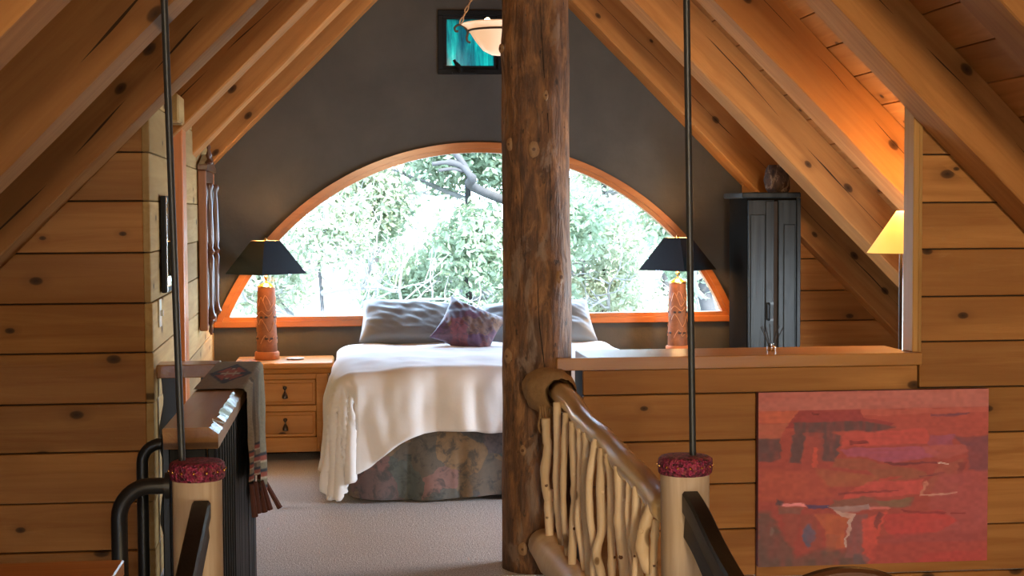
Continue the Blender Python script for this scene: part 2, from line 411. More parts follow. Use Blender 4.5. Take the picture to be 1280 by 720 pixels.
def box(bm, x0, x1, y0, y1, z0, z1, bev=0.0):
    r = bmesh.ops.create_cube(bm, size=1.0)
    vs = r['verts']
    for v in vs:
        v.co = Vector((x0+(v.co.x+.5)*(x1-x0), y0+(v.co.y+.5)*(y1-y0), z0+(v.co.z+.5)*(z1-z0)))
    if bev:
        es = list({e for v in vs for e in v.link_edges})
        bmesh.ops.bevel(bm, geom=es, offset=bev, segments=1, affect='EDGES')
    return bm
def B(*a, bev=0.0): return box(bmesh.new(), *a, bev=bev)

def prism(poly, axis, a, b, bev=0.0, bm=None):
    """poly of (u,v); axis 'Y': (x,z) extruded over y, 'X': (y,z) over x, 'Z': (x,y) over z"""
    bm = bm or bmesh.new()
    f = {'Y': lambda u, v, t: (u, t, v), 'X': lambda u, v, t: (t, u, v), 'Z': lambda u, v, t: (u, v, t)}[axis]
    A = [bm.verts.new(f(u, v, a)) for u, v in poly]; Bv = [bm.verts.new(f(u, v, b)) for u, v in poly]
    n = len(poly); fs = [bm.faces.new(A), bm.faces.new(Bv[::-1])]
    for i in range(n): fs.append(bm.faces.new((A[i], Bv[i], Bv[(i+1) % n], A[(i+1) % n])))
    bmesh.ops.recalc_face_normals(bm, faces=fs)
    if bev: bmesh.ops.bevel(bm, geom=list({e for q in fs for e in q.edges}), offset=bev, segments=1, affect='EDGES')
    return bm

def tube(bm, pts, rad, seg=10, caps=True, rough=0.0, flat=1.0):
    pts = [Vector(p) for p in pts]; n = len(pts)
    rads = rad if isinstance(rad, (list, tuple)) else [rad]*n
    rings = []; prev = None
    for i, p in enumerate(pts):
        t = (pts[min(i+1, n-1)]-pts[max(i-1, 0)]).normalized()
        if prev is None:
            a = Vector((0, 0, 1)) if abs(t.z) < 0.9 else Vector((1, 0, 0))
            u = t.cross(a).normalized()
        else:
            u = (prev - t*prev.dot(t)).normalized()
        prev = u; w = t.cross(u)
        ring = []
        for k in range(seg):
            an = 2*math.pi*k/seg
            r = rads[i]
            if rough: r *= 1+rough*noise.noise(p*9+Vector((math.cos(an), math.sin(an), 0))*1.3)
            ring.append(bm.verts.new(p+u*(math.cos(an)*r)+w*(math.sin(an)*r*flat)))
        rings.append(ring)
    for a, b in zip(rings, rings[1:]):
        for k in range(seg): bm.faces.new((a[k], a[(k+1) % seg], b[(k+1) % seg], b[k]))
    if caps:
        bm.faces.new(rings[0][::-1]); bm.faces.new(rings[-1])
    return bm
def T(pts, rad, **k): return tube(bmesh.new(), pts, rad, **k)

def smooth_path(pts, n=6):
    pts = [Vector(p) for p in pts]; out = []
    for i in range(len(pts)-1):
        p0, p1, p2, p3 = pts[max(i-1, 0)], pts[i], pts[i+1], pts[min(i+2, len(pts)-1)]
        for k in range(n):
            t = k/n
            out.append(0.5*((2*p1)+(p2-p0)*t+(2*p0-5*p1+4*p2-p3)*t*t+(3*p1-p0-3*p2+p3)*t**3))
    out.append(pts[-1]); return out

def lathe(bm, prof, c=(0, 0, 0), seg=24, closed_top=True, closed_bot=True):
    c = Vector(c); rings = []
    for r, z in prof:
        rings.append([bm.verts.new(c+Vector((r*math.cos(2*math.pi*k/seg), r*math.sin(2*math.pi*k/seg), z))) for k in range(seg)])
    for a, b in zip(rings, rings[1:]):
        for k in range(seg): bm.faces.new((a[k], a[(k+1) % seg], b[(k+1) % seg], b[k]))
    if closed_bot: bm.faces.new(rings[0][::-1])
    if closed_top: bm.faces.new(rings[-1])
    return bm
def LA(prof, c=(0, 0, 0), seg=24, **k): return lathe(bmesh.new(), prof, c, seg, **k)

def grid(f, nu, nv, closed=False):
    bm = bmesh.new()
    g = [[bm.verts.new(f(i/(nu-1), j/(nv-1))) for j in range(nv)] for i in range(nu)]
    for i in range(nu-1):
        for j in range(nv-1): bm.faces.new((g[i][j], g[i+1][j], g[i+1][j+1], g[i][j+1]))
    return bm

# ------------------------------------------------------------------ setting: dimensions
RX, APEX = 0.786, 3.443          # ridge and the underside of the rafters under it; both roof slopes are 45 degrees
DK = 0.23                        # rafter depth
DAPEX = APEX + DK*math.sqrt(2)   # underside of the roof boards at the ridge
YF, YW = 9.83, 6.20              # bedroom gable, front partition
roof = lambda x: DAPEX - abs(x-RX)
def S(o, label=None): 
    o['kind'] = 'structure'
    if label: o['label'] = label
    return o

LOW = -0.18
S(obj('floor', prism([(-3.4, 6.235), (-0.83, 6.235), (-0.83, 6.19), (0.945, 6.19), (0.945, 6.235), (5.0, 6.235), (5.0, 10.0), (-3.4, 10.0)], 'Z', -0.3, 0), M['carpet']), 'grey beige carpeted floor of the loft bedroom')
S(obj('floor', B(-3.4, 5.0, -4.0, 6.188, -0.3, LOW), M['carpet']), 'carpeted stair landing one step below the bedroom')

# far gable wall with the arched and the small square opening
AC = (0.83, 0.131); AR = 1.818; SILL = 0.775
def build_gable():
    bm = bmesh.new(); y0, y1 = YF, 9.98
    rin = AR-0.045; x0w, x1w = 0.83-1.655, 0.83+1.655
    sx0, sx1, sz0, sz1 = 0.575, 0.985, 2.388, 2.790
    xs = sorted(set([-3.0, -1.6, x0w, x1w, sx0, sx1, RX, 3.3, 4.5] + [x0w+(x1w-x0w)*i/72 for i in range(73)]))
    def ivs(x0, x1):
        xm = (x0+x1)/2
        def zs(x, xm=xm):
            iv = [(0.0, None)]
            r = [0.0]
            if x0w-1e-6 < xm < x1w+1e-6: r += [SILL+0.045, AC[1]+math.sqrt(max(rin**2-(x-AC[0])**2, 1e-6))]
            if sx0 < xm < sx1: r += [sz0, sz1]
            r.append(max(roof(x)+0.02, 0.01)); return r
        return zs(x0), zs(x1)
    for a, b in zip(xs, xs[1:]):
        za, zb = ivs(a, b)
        for k in range(0, len(za), 2):
            q = [(a, za[k]), (b, zb[k]), (b, zb[k+1]), (a, za[k+1])]
            F = [bm.verts.new((x, y0, z)) for x, z in q]; G = [bm.verts.new((x, y1, z)) for x, z in q]
            bm.faces.new(F); bm.faces.new(G[::-1])
            bm.faces.new((F[0], G[0], G[1], F[1])); bm.faces.new((F[3], F[2], G[2], G[3]))
    for x in (sx0, sx1):
        v = [bm.verts.new(c) for c in ((x, y0, sz0), (x, y1, sz0), (x, y1, sz1), (x, y0, sz1))]; bm.faces.new(v)
    bmesh.ops.remove_doubles(bm, verts=bm.verts, dist=1e-5)
    return bm
S(obj('wall_back', build_gable(), M['plaster']), 'dark plastered gable wall around the arched window')

def planks(parent, rows, x_of, y0, y1, mat, mname='plank', gap=0.006, bev=0.003, splits=()):
    """horizontal boards; rows are (z0,z1); x_of gives the (left,right) x at a height"""
    for z0, z1 in rows:
        la, ra = x_of(z0); lb, rb = x_of(z1)
        if ra-la < 0.03 and rb-lb < 0.03: continue
        rb = max(rb, lb+0.01); ra = max(ra, la+0.01)
        cuts = [None]+[s for s in splits if max(la, lb)+0.1 < s < min(ra, rb)-0.1]+[None]
        for i in range(len(cuts)-1):
            l0, l1 = (la, lb) if cuts[i] is None else (cuts[i]+.002,)*2
            r0, r1 = (ra, rb) if cuts[i+1] is None else (cuts[i+1]-.002,)*2
            dy = random.uniform(-0.003, 0.003)
            centred(mname, prism([(l0, z0+gap/2), (r0, z0+gap/2), (r1, z1-gap/2), (l1, z1-gap/2)], 'Y', y0+dy, y1, bev), mat, parent)

def rows_of(zs): return list(zip(zs, zs[1:]))
# left front partition
XL = -0.822
wl = S(obj('wall_front_left', prism([(-2.95, 0.0), (XL, 0.0), (XL, 2.14), (-0.84, 2.14)], 'Y', YW+0.026, YW+0.10), M['backing']), 'left plank partition facing the stairs')
LZ = [LOW, -0.055, 0.147, 0.344, 0.547, 0.742, 0.945, 1.143, 1.345, 1.551, 1.745, 1.945, 2.14]
planks(wl, rows_of(LZ), lambda z: (RX-DAPEX+z+0.01, XL), YW, YW+0.025, M['pine_x'])

# left side wall of the bedroom (boards run towards the gable), very slightly splayed
SW_ANG = math.atan2(0.078, YF-YW)
ws = bpy.data.objects.new('wall_left', None); COL.objects.link(ws); ws.location = (-0.792, YW, 0); ws.rotation_euler = (0, 0, SW_ANG)
S(ws, 'plank side wall with the orange upright and mirror')
LEN = YF-YW-0.002
S(obj('backing', B(-0.09, -0.031, 0.03, LEN, 0, 2.16), M['backing'], ws, local=True)); 
D0, D1 = 0.98, 1.20
for z0, z1 in rows_of([0, .147, .344, .547, .742, .945, 1.143, 1.345, 1.551, 1.745, 1.945, 2.16]):
    for a, b in ((0.0, D0), (D1, LEN-0.003)):
        e = random.uniform(-0.004, 0.003)
        centred('plank', B(-0.030, e, a, b, z0+.002, z1-.002, bev=0.003), M['pale_y'], ws, local=True)
d1 = S(bpy.data.objects.new('trim_1', None), 'orange upright board on the left plank wall'); COL.objects.link(d1)
d1.location = ws.location; d1.rotation_euler = ws.rotation_euler
obj('upright', B(-0.03, 0.046, D0+0.004, D1-0.03, 0, 1.90, bev=0.004), M['fir_z'], d1, local=True)
obj('reveal_board', B(-0.03, 0.020, D1-0.028, D1-0.004, 0, 1.90, bev=0.003), M['fir_z'], d1, local=True)
obj('header', B(-0.03, 0.060, D0-0.32, D1+0.05, 1.905, 2.03, bev=0.008), M['pale_y'], d1, local=True)

# right partition, half wall, ledge, corner post
XT0, XT1 = 2.352, 2.386
wr = S(obj('wall_front_right', prism([(1.69, 0), (4.5, 0), (DAPEX+RX-0.85, 0.85), (XT1, DAPEX+RX-XT1), (XT1, 0.84), (1.69, 0.84)], 'Y', YW+0.032, YW+0.10), M['backing']), 'right plank partition behind the painting')
RZ = [LOW, -0.045, 0.155, 0.353, 0.55, 0.745]
planks(wr, rows_of(RZ), lambda z: (1.686, RX+DAPEX-z-0.01), YW+0.006, YW+0.031, M['pine_x'], splits=(3.3,))
planks(wr, rows_of([0.745, 0.941, 1.132, 1.333, 1.529, 1.731, 1.935, 2.16]), lambda z: (XT1+0.004, RX+DAPEX-z-0.01), YW+0.006, YW+0.031, M['pine_x'])
wh = S(obj('wall_half', B(0.96, 1.686, YW+0.032, YW+0.30, 0, 0.842), M['backing']), 'low plank wall beside the log post')
S(obj('backing', B(1.69, XT0+0.02, YW+0.101, YW+0.30, 0, 0.842), M['backing'], wh))
planks(wh, rows_of([LOW, -0.036, 0.164, 0.356, 0.540, 0.738]), lambda z: (0.95, 1.682), YW+0.006, YW+0.031, M['pine_x'])
planks(wh, [(0.738, 0.845)], lambda z: (0.95, 2.380), YW+0.004, YW+0.031, M['pine_x'])
for z0, z1 in rows_of([0.0, .2, .4, .62, .842]):
    centred('plank', B(1.0, XT0, YW+0.302, YW+0.322, z0+.002, z1-.002, bev=.003), M['pine_x'], wh)
tr2 = S(bpy.data.objects.new('trim_2', None), 'pine ledge and corner post of the half wall'); COL.objects.link(tr2)
centred('ledge', prism([(0.835, 6.165), (2.388, 6.165), (2.388, 6.205), (2.349, 6.205), (2.349, 6.52), (0.965, 6.52), (0.965, 6.185), (0.835, 6.185)], 'Z', 0.847, 0.899, 0.003), M['ledge'], tr2)
centred('corner_post', B(XT0, XT1, YW-0.012, YW+0.105, 0.90, DAPEX+RX-XT1-0.005, bev=0.004), M['pine_z'], tr2)
centred('corner_bead', B(XT1-0.012, XT1+0.003, YW-0.017, YW-0.0125, 0.90, 2.02, bev=0.002), M['pine_z'], tr2)

# pine boards on the right end of the gable
wa = S(obj('wall_alcove', B(2.66, 3.9, 9.775, 9.828, 0, 0.7), M['backing']), 'pine boarding on the gable beside the armoire')
planks(wa, rows_of([0.0, .17, .37, .57, .772, .971, 1.18, 1.384, 1.587, 1.79, 2.0]), lambda z: (2.55, RX+DAPEX-z-0.01), 9.75, 9.774, M['pine_x'])

# roof: solid slab, boards, rafters
cl = bmesh.new()
for s in (-1, 1):
    prism([(RX, DAPEX+0.03), (RX+s*4.2, DAPEX+0.03-4.2), (RX+s*4.2, DAPEX+0.25-4.2), (RX, DAPEX+0.25)], 'Y', -4.0, 10.4, bm=cl)
ceil = S(obj('ceiling', cl, M['roofing']), 'steep boarded roof over the loft')
BW = 0.192
bmd = B(-BW/2+0.002, BW/2-0.002, -3.6, 3.6, 0, 0.022, bev=0.003)
med = None
for s in (-1, 1):
    for k in range(19):
        for part_y, ln in ((-0.4, 0), (6.6, 0)):
            d = (k+0.5)*BW
            c = Vector((RX+s*d*math.sqrt(.5), part_y, DAPEX-d*math.sqrt(.5)))
            if med is None:
                o = obj('roof_board', bmd, M['deck'], ceil, local=True); med = o.data
            else:
                o = bpy.data.objects.new('roof_board', med); COL.objects.link(o); o.parent = ceil
            o.location = c+Vector((s*0.001, random.uniform(-.2, .2) if part_y < 0 else 0, 0.001*1)); o.rotation_euler = (0, s*math.pi/4, 0)
RW = 0.25
def rafter_mesh(L, seed):
    bm = bmesh.new(); n = 30
    rings = []
    for i in range(n+1):
        x = -L/2+L*i/n
        j = lambda q: 0.006*noise.noise(Vector((x*2.2, q*7.3, seed*3.1)))
        rings.append([bm.verts.new((x, y+j(a)+dy, z+j(a+3)+dz)) for a, (y, z, dy, dz) in enumerate((
            (-RW/2, -DK/2, 0.006, 0), (-RW/2, -DK/2, 0, 0.006), (-RW/2, DK/2, 0, 0), (RW/2, DK/2, 0, 0), (RW/2, -DK/2, 0, 0.006), (RW/2, -DK/2, -0.006, 0)))])
    for a, b in zip(rings, rings[1:]):
        for k in range(6): bm.faces.new((a[k], b[k], b[(k+1) % 6], a[(k+1) % 6]))
    bm.faces.new(rings[0]); bm.faces.new(rings[-1][::-1])
    bmesh.ops.recalc_face_normals(bm, faces=bm.faces)
    return bm
for k in range(9):
    yb = YF-0.002-1.22*k
    for s in (-1, 1):
        L = 4.7; d = 0.03+L/2
        o = obj('rafter', rafter_mesh(L, k*2+s), M['rafter'], ceil, local=True)
        c = Vector((RX+s*(d*math.sqrt(.5)), yb-RW/2, APEX-d*math.sqrt(.5))) + Vector((s*DK/2*math.sqrt(.5), 0, DK/2*math.sqrt(.5)))
        c += Vector((s*-DK*math.sqrt(.5)*0, 0, 0))
        o.location = c; o.rotation_euler = (0, s*math.pi/4, 0)
S(obj('wall_stair_end', prism([(-3.2, 0), (4.7, 0), (RX, DAPEX)], 'Y', -4.1, -4.0), M['pine_x']), 'gable wall behind the photographer')

# arched window
win = S(bpy.data.objects.new('window_1', None), 'wide arched window with orange trim in the dark gable'); COL.objects.link(win)
def arch_sweep(R0, R1, y0, y1, zb, n=64):
    bm = bmesh.new(); rings = []
    for i in range(n+1):
        row = []
        for R in (R0, R1):
            a0 = math.asin((zb-AC[1])/R); a = math.pi-a0-(math.pi-2*a0)*i/n
            for y in (y0, y1): row.append(bm.verts.new((AC[0]+R*math.cos(a), y, AC[1]+R*math.sin(a))))
        rings.append(row)
    for a, b in zip(rings, rings[1:]):
        for i, j in ((0, 2), (2, 3), (3, 1), (1, 0)): bm.faces.new((a[i], b[i], b[j], a[j]))
    for r in (rings[0], rings[-1]): bm.faces.new((r[0], r[1], r[3], r[2]))
    bmesh.ops.recalc_face_normals(bm, faces=bm.faces); return bm
obj('arch_casing', arch_sweep(AR-0.038, AR, YF-0.028, YF+0.02, SILL), M['fir_x'], win, smooth=35)
obj('arch_sash', arch_sweep(AR-0.066, AR-0.034, YF-0.012, YF+0.06, SILL+0.03), M['fir_x'], win, smooth=35)
obj('sill_casing', B(AC[0]-1.70, AC[0]+1.70, YF-0.03, YF+0.02, SILL-0.004, SILL+0.036, bev=0.004), M['fir_x'], win)
obj('sill_sash', B(AC[0]-1.66, AC[0]+1.66, YF-0.014, YF+0.06, SILL+0.030, SILL+0.062, bev=0.003), M['fir_x'], win)
pn = bmesh.new(); Rg = AR-0.05; a0 = math.asin((SILL+0.04-AC[1])/Rg)
pn.faces.new([pn.verts.new((AC[0]+Rg*math.cos(a0+(math.pi-2*a0)*i/60), YF+0.04, AC[1]+Rg*math.sin(a0+(math.pi-2*a0)*i/60))) for i in range(61)])
obj('pane', pn, M['glass'], win)

# small art-glass window near the ridge
w2 = S(bpy.data.objects.new('window_2', None), 'small square turquoise glass window high under the ridge'); COL.objects.link(w2)
def ring_frame(x0, x1, z0, z1, t, y0, y1):
    bm = bmesh.new()
    for b in ((x0, x1, z1-t, z1), (x0, x1, z0, z0+t), (x0, x0+t, z0+t, z1-t), (x1-t, x1, z0+t, z1-t)):
        box(bm, b[0], b[1], y0, y1, b[2], b[3], 0.003)
    return bm
obj('outer_frame', ring_frame(0.571, 0.989, 2.384, 2.794, 0.034, YF-0.015, YF+0.05), M['frame_black'], w2)
obj('sash', ring_frame(0.603, 0.957, 2.416, 2.762, 0.024, YF+0.0, YF+0.05), M['frame_black'], w2)
obj('pane', B(0.615, 0.945, YF+0.025, YF+0.03, 2.43, 2.74), M['stained'], w2)
obj('latch', T(smooth_path([(0.72, YF-0.03, 2.40), (0.705, YF-0.035, 2.43), (0.682, YF-0.03, 2.455), (0.672, YF-0.03, 2.475)], 4), [0.018]*4+[0.014]*4+[0.010]*4+[0.010], seg=8), M['frame_black'], w2, smooth=True)
obj('latch_plate', B(0.66, 0.82, YF-0.03, YF-0.015, 2.386, 2.398), M['frame_black'], w2)

# ------------------------------------------------------------------ log post
PX, PY, PR = 0.775, 6.335, 0.142
post = thing('log_post', 'tall rough peeled log post rising from floor to ridge', 'post', (PX, PY, 0))
KN = [(631, 58, .018), (641, 180, .016), (667, 187, .020), (697, 346, .022), (640, 446, .017), (656, 562, .019), (656, 685, .016), (680, 120, .014)]
def post_r(a, z):
    v = Vector((math.cos(a)*0.9, math.sin(a)*0.9, z*0.9))
    r = PR*(1+0.045*noise.noise(v*1.4)+0.030*noise.noise(v*4+Vector((5, 1, 2)))+0.014*noise.noise(Vector((v.x*9, v.y*9, z*4)))) + 0.008*(1.5-z)/1.5
    return r
knots = []
for px, py, kr in KN:
    kr *= 1.35
    q = P(px, py, PY-0.12); x = max(-0.97, min(0.97, (q.x-PX)/PR)); a = -math.acos(x); knots.append((a, q.z, kr))
def post_mesh():
    bm = bmesh.new(); nz, ns = 150, 56; rings = []
    ztop = DAPEX-0.02
    for i in range(nz+1):
        z = ztop*i/nz; ring = []
        for k in range(ns):
            a = 2*math.pi*k/ns; r = post_r(a, z)
            for ka, kz, kr in knots:
                da = (a-ka+math.pi) % (2*math.pi)-math.pi
                d2 = (da*PR)**2+((z-kz)*0.75)**2
                r += 0.013*math.exp(-d2/(2*(kr*1.5)**2))
            ring.append(bm.verts.new((PX+r*math.cos(a), PY+r*math.sin(a), z)))
        rings.append(ring)
    for a, b in zip(rings, rings[1:]):
        for k in range(ns): bm.faces.new((a[k], a[(k+1) % ns], b[(k+1) % ns], b[k]))
    bm.faces.new(rings[0][::-1]); bm.faces.new(rings[-1]); return bm
obj('log', post_mesh(), M['bark'], post, smooth='all')
for ka, kz, kr in knots:
    r = post_r(ka, kz)+0.018
    n = Vector((math.cos(ka), math.sin(ka), 0)); c = Vector((PX, PY, kz))+n*(r-0.004)
    bm = bmesh.new(); lathe(bm, [(kr*1.0, -0.012), (kr*1.0, 0.0), (kr*0.8, 0.004), (kr*0.3, 0.005)], seg=14)
    R = n.to_track_quat('Z', 'Y').to_matrix(); 
    for v in bm.verts: v.co = R @ (v.co*Vector((0.80+0.25*math.sin(kz*9), 1.05+0.25*math.cos(kz*7), 1))*(1+0.18*noise.noise(v.co*60+Vector((kz, 0, 0))))) + c
    ko = obj('knot', bm, M['knot'], post, smooth=True)
    bm = bmesh.new(); lathe(bm, [(kr*0.3, 0.003), (kr*0.26, 0.0065)], seg=7)
    for v in bm.verts: v.co = R @ v.co + c
    obj('knot_heart', bm, M['knot_heart'], ko)
def crack(pxs, w):
    pts = []
    for px, py in pxs:
        q = P(px, py, PY-0.12); x = max(-0.97, min(0.97, (q.x-PX)/PR)); a = -math.acos(x)
        pts.append((a, q.z))
    sp = smooth_path([(a, z, 0) for a, z in pts], 10)
    bm = bmesh.new(); vs = []
    for i, p in enumerate(sp):
        t = i/(len(sp)-1); ww = w*math.sin(math.pi*min(max(t, .03), .97))**0.5*(0.8+0.5*noise.noise(Vector((i*.3, 0, 2))))
        row = []
        for s in (-1, 1):
            a = p.x+s*ww/PR; r = post_r(p.x, p.y)+0.0022
            row.append(bm.verts.new((PX+r*math.cos(a), PY+r*math.sin(a), p.y)))
        vs.append(row)
    for a, b in zip(vs, vs[1:]): bm.faces.new((a[0], a[1], b[1], b[0]))
    obj('split', bm, M['crack'], post)
crack([(674, 0), (676, 40), (679, 90), (684, 150), (687, 230), (688, 320)], 0.0022)
crack([(671, 340), (673, 400), (678, 445), (682, 490)], 0.0026)
crack([(650, 200), (652, 260), (651, 330)], 0.0015)

# ------------------------------------------------------------------ bed
BX0, BX1, BY0, BY1 = 0.03, 1.51, 7.86, 9.74
bed = thing('bed', 'queen bed with floral skirt in front of the arched window', 'bed', (0.77, 8.8, 0))
obj('mattress', B(BX0, BX1, BY0, BY1, 0.34, 0.625, bev=0.05), M['mattress'], bed, smooth=True)
obj('box_base', B(BX0+.02, BX1-.02, BY0+.02, BY1, 0.05, 0.338, bev=0.02), M['mattress'], bed)
def skirt(u, v):
    W, L = BX1-BX0, BY1-BY0; tot = W+2*L; s = u*tot
    pl = 0.010*math.sin(s*26)+0.008*math.sin(s*11+1)+0.012*noise.noise(Vector((s*5, v*1.2, 0)))
    # box pleats every 0.3 m
    q = (s-L+0.02) % 0.27
    if q < 0.03: pl -= 0.020*math.sin(q/0.03*math.pi)
    off = 0.008+pl*(0.25+0.9*(1-v))+0.03*(1-v)
    z = 0.02+v*0.35 + 0.008*math.sin(s*7+2)*(1-v)
    if s < L: return (BX0-off, BY1-s, z)
    if s < L+W: return (BX0+(s-L), BY0-off, z)
    return (BX1+off, BY0+(s-L-W), z)
obj('bed_skirt', grid(skirt, 260, 14), M['skirt'], bed, smooth='all')

def duvet(u, v):
    W = (BX1-BX0)/2+0.015; cx = (BX0+BX1)/2; y_head, y_foot = 9.42, BY0-0.02
    top = 0.668; r = 0.10
    HX, HY = 0.60, 0.365
    a = (u*2-1)*(W+HX); q = max(0, min(1, (-a-0.40)/(W-0.30))); q = q*q*(3-2*q)
    b = v*(y_head-y_foot+HY+0.22*q)
    ex, ey = max(0, abs(a)-W), max(0, b-(y_head-y_foot)); sx = 1 if a > 0 else -1
    e = math.hypot(ex, ey); 
    x = cx+max(-W, min(W, a)); y = y_head-min(b, y_head-y_foot)
    puff = 0.018*noise.noise(Vector((a*2.4, b*2.4, 1)))+0.010*noise.noise(Vector((a*6, b*6, 4)))
    z = top+puff
    edge = min(1, (W-abs(a))/0.30) if abs(a) < W else 0
    z += 0.012*max(0, edge)
    if v < 0.02: z -= 0.03
    if e > 0:
        ang = math.atan2(ey, ex); t = e/r
        if t < math.pi/2: out, drop = r*math.sin(t), r*(1-math.cos(t))
        else:
            d = e-r*math.pi/2; 
            out, drop = r+d*0.10, r+d*0.985
        per = (b if ex > ey else a+sx*3)
        per = b*math.cos(ang)+a*math.sin(ang)+ang*0.35
        f = min(1, e/0.25)
        fold = 0.013*math.sin(per*15+4.0*noise.noise(Vector((per*1.5, e*1.5, 3))))+0.026*noise.noise(Vector((per*7, e*2.5, 0)))+0.012*noise.noise(Vector((per*16, e*6, 7)))
        out += fold*f + (0.012*f if ex > 0 else 0)*math.cos(ang)
        if sx > 0: out *= 1-0.25*math.cos(ang)*f
        if y > 8.9 and ex > 0: out = min(out, 0.085)
        x += sx*out*math.cos(ang); y -= out*math.sin(ang); z -= drop
        z = max(z, 0.035+0.01*abs(math.sin(per*9)))
    return (x, y, z)
dv = obj('duvet', grid(duvet, 190, 130), M['duvet'], smooth='all')
m_ = dv.modifiers.new('thickness', 'SOLIDIFY'); m_.thickness = 0.022; m_.offset = -1
tag(dv, 'puffy white duvet hanging over the foot of the bed', 'duvet')

def pillow(name, mat, w, h, t, loc, rot, pinch=0.12, seed=0, n=44, rnd=0.0):
    def half(sg):
        def f(u, v):
            a, b = u*2-1, v*2-1
            k = max(0, (1-abs(a)**2.6))*max(0, (1-abs(b)**2.6))
            th = t/2*k**0.48
            sx = 1-pinch*(1-abs(b)**2)*0.35*abs(a)**6; sy = 1-pinch*(1-abs(a)**2)*0.9*abs(b)**3
            x = a*w/2*math.sqrt(1-rnd*b*b)*(1-pinch*0.5*(1-b*b)*abs(a)); y = b*h/2*math.sqrt(1-rnd*a*a)*sy
            nz = 0.014*noise.noise(Vector((a*2.3+seed, b*2.3, sg)))+0.010*noise.noise(Vector((a*6+b*4+seed, b*3-a*2, sg*2)))
            nz += 0.012*math.sin((a*1.1+b*0.8)*9+seed+3*noise.noise(Vector((a*2, b*2, seed))))*max(0, abs(a)-0.35)
            return (x, y, sg*th+nz*k**0.4)
        return f
    bm = grid(half(1), n, n); bm2 = grid(half(-1), n, n)
    me = bpy.data.meshes.new('t'); bm2.to_mesh(me); bm2.free(); bm.from_mesh(me); bpy.data.meshes.remove(me)
    bmesh.ops.remove_doubles(bm, verts=bm.verts, dist=1e-4); bmesh.ops.recalc_face_normals(bm, faces=bm.faces)
    o = obj(name, bm, mat, smooth='all'); o.location = loc; o.rotation_euler = rot; return o
R_ = math.radians
tag(pillow('pillow', M['grey_cloth'], 0.76, 0.40, 0.17, (0.42, 9.46, 0.805), (R_(40), R_(4), R_(-3)), 0.16, 1, rnd=0.10), 'grey pillow propped at the head of the bed beside the nightstand', 'pillow', 'pillows at the head of the bed')
tag(pillow('pillow', M['grey_cloth'], 0.72, 0.40, 0.16, (1.175, 9.47, 0.80), (R_(41), R_(-2), R_(4)), 0.16, 5, rnd=0.10), 'grey pillow at the head of the bed, mostly behind the log post', 'pillow', 'pillows at the head of the bed')
tag(pillow('cushion', M['cushion'], 0.37, 0.37, 0.14, (0.70, 9.10, 0.805), (R_(42), R_(22), R_(-12)), 0.22, 9), 'purple and rust patterned cushion leaning on the grey pillows', 'cushion')

# ------------------------------------------------------------------ nightstands
def nightstand():
    x0, x1, y0, y1 = -0.70, -0.115, 9.25, 9.70; h = 0.597
    cx = (x0+x1)/2
    r = thing('nightstand', 'honey pine nightstand left of the bed under a lamp', 'nightstand', (cx, (y0+y1)/2, 0), 'bedside nightstands')
    obj('top', B(x0-0.012, x1+0.005, y0-0.035, y1, h-0.036, h, bev=0.010), M['stand'], r, smooth=True)
    obj('moulding', prism([(y0-0.030, h-0.037), (y0-0.006, h-0.066), (y1-0.01, h-0.066), (y1-0.01, h-0.037)], 'X', x0-0.008, x1, 0.003), M['stand'], r)
    bm = bmesh.new(); xa, xb = x0+0.03, x1-0.03
    box(bm, xa, xa+0.02, y0, y1-.02, 0.07, h-0.067); box(bm, xb-0.02, xb, y0, y1-.02, 0.07, h-0.067)
    box(bm, xa+.02, xb-.02, y1-.04, y1-.02, 0.07, h-0.067); box(bm, xa+.02, xb-.02, y0+.01, y1-.04, 0.07, 0.09)
    obj('carcass', bm, M['stand'], r)
    ff = bmesh.new()
    for z0, z1 in ((h-0.098, h-0.067), (0.304, 0.338), (0.056, 0.144)): box(ff, xa+0.07, xb-0.07, y0-0.012, y0+0.010, z0, z1, 0.002)
    for a, b in ((xa, xa+0.07), (xb-0.07, xb)): box(ff, a, b, y0-0.014, y0+0.010, 0.056, h-0.067, 0.003)
    obj('face_frame', ff, M['stand'], r)
    for z0, z1 in ((0.340, 0.497), (0.146, 0.302)):
        d = obj('drawer', B(xa+0.073, xb-0.073, y0-0.004, y0+0.016, z0, z1, bev=0.006), M['stand'], r)
        obj('drawer_panel', B(xa+0.092, xb-0.088, y0-0.010, y0-0.0045, z0+0.02, z1-0.02, bev=0.005), M['stand'], d)
        zc = (z0+z1)/2
        pl = obj('pull', LA([(0.004, 0.028), (0.016, 0.026), (0.013, 0.014), (0.006, 0.010)], seg=10), M['bronze'], d, smooth=True, local=True)
        me = pl.data
        bm = bmesh.new()
        lathe(bm, [(0.002, 0.040), (0.012, 0.036), (0.012, 0.024), (0.004, 0.016), (0.006, 0.004), (0.017, -0.020), (0.018, -0.034), (0.002, -0.040)], (cx+0.005, y0-0.020, zc), seg=10)
        bmesh.ops.translate(bm, verts=bm.verts, vec=-wloc(d)); bm.to_mesh(me); bm.free()
    for a in (xa, xb-0.05):
        for b in (y0-.01, y1-0.07):
            obj('foot', B(a, a+0.05, b, b+0.05, 0, 0.056 if b < y0 else 0.07, bev=0.004), M['stand'], r)
    return r
ns = nightstand()
copy_tree(ns, (1.945, ns.location.y, 0), 'honey pine nightstand right of the bed, behind the half wall')
tag(obj('coaster', LA([(0.03, 0.0), (0.052, 0.004), (0.055, 0.010), (0.048, 0.012)], (-0.345, 9.45, 0.5975), seg=20), M['plate'], smooth=True), 'small round coaster on the left nightstand', 'coaster')

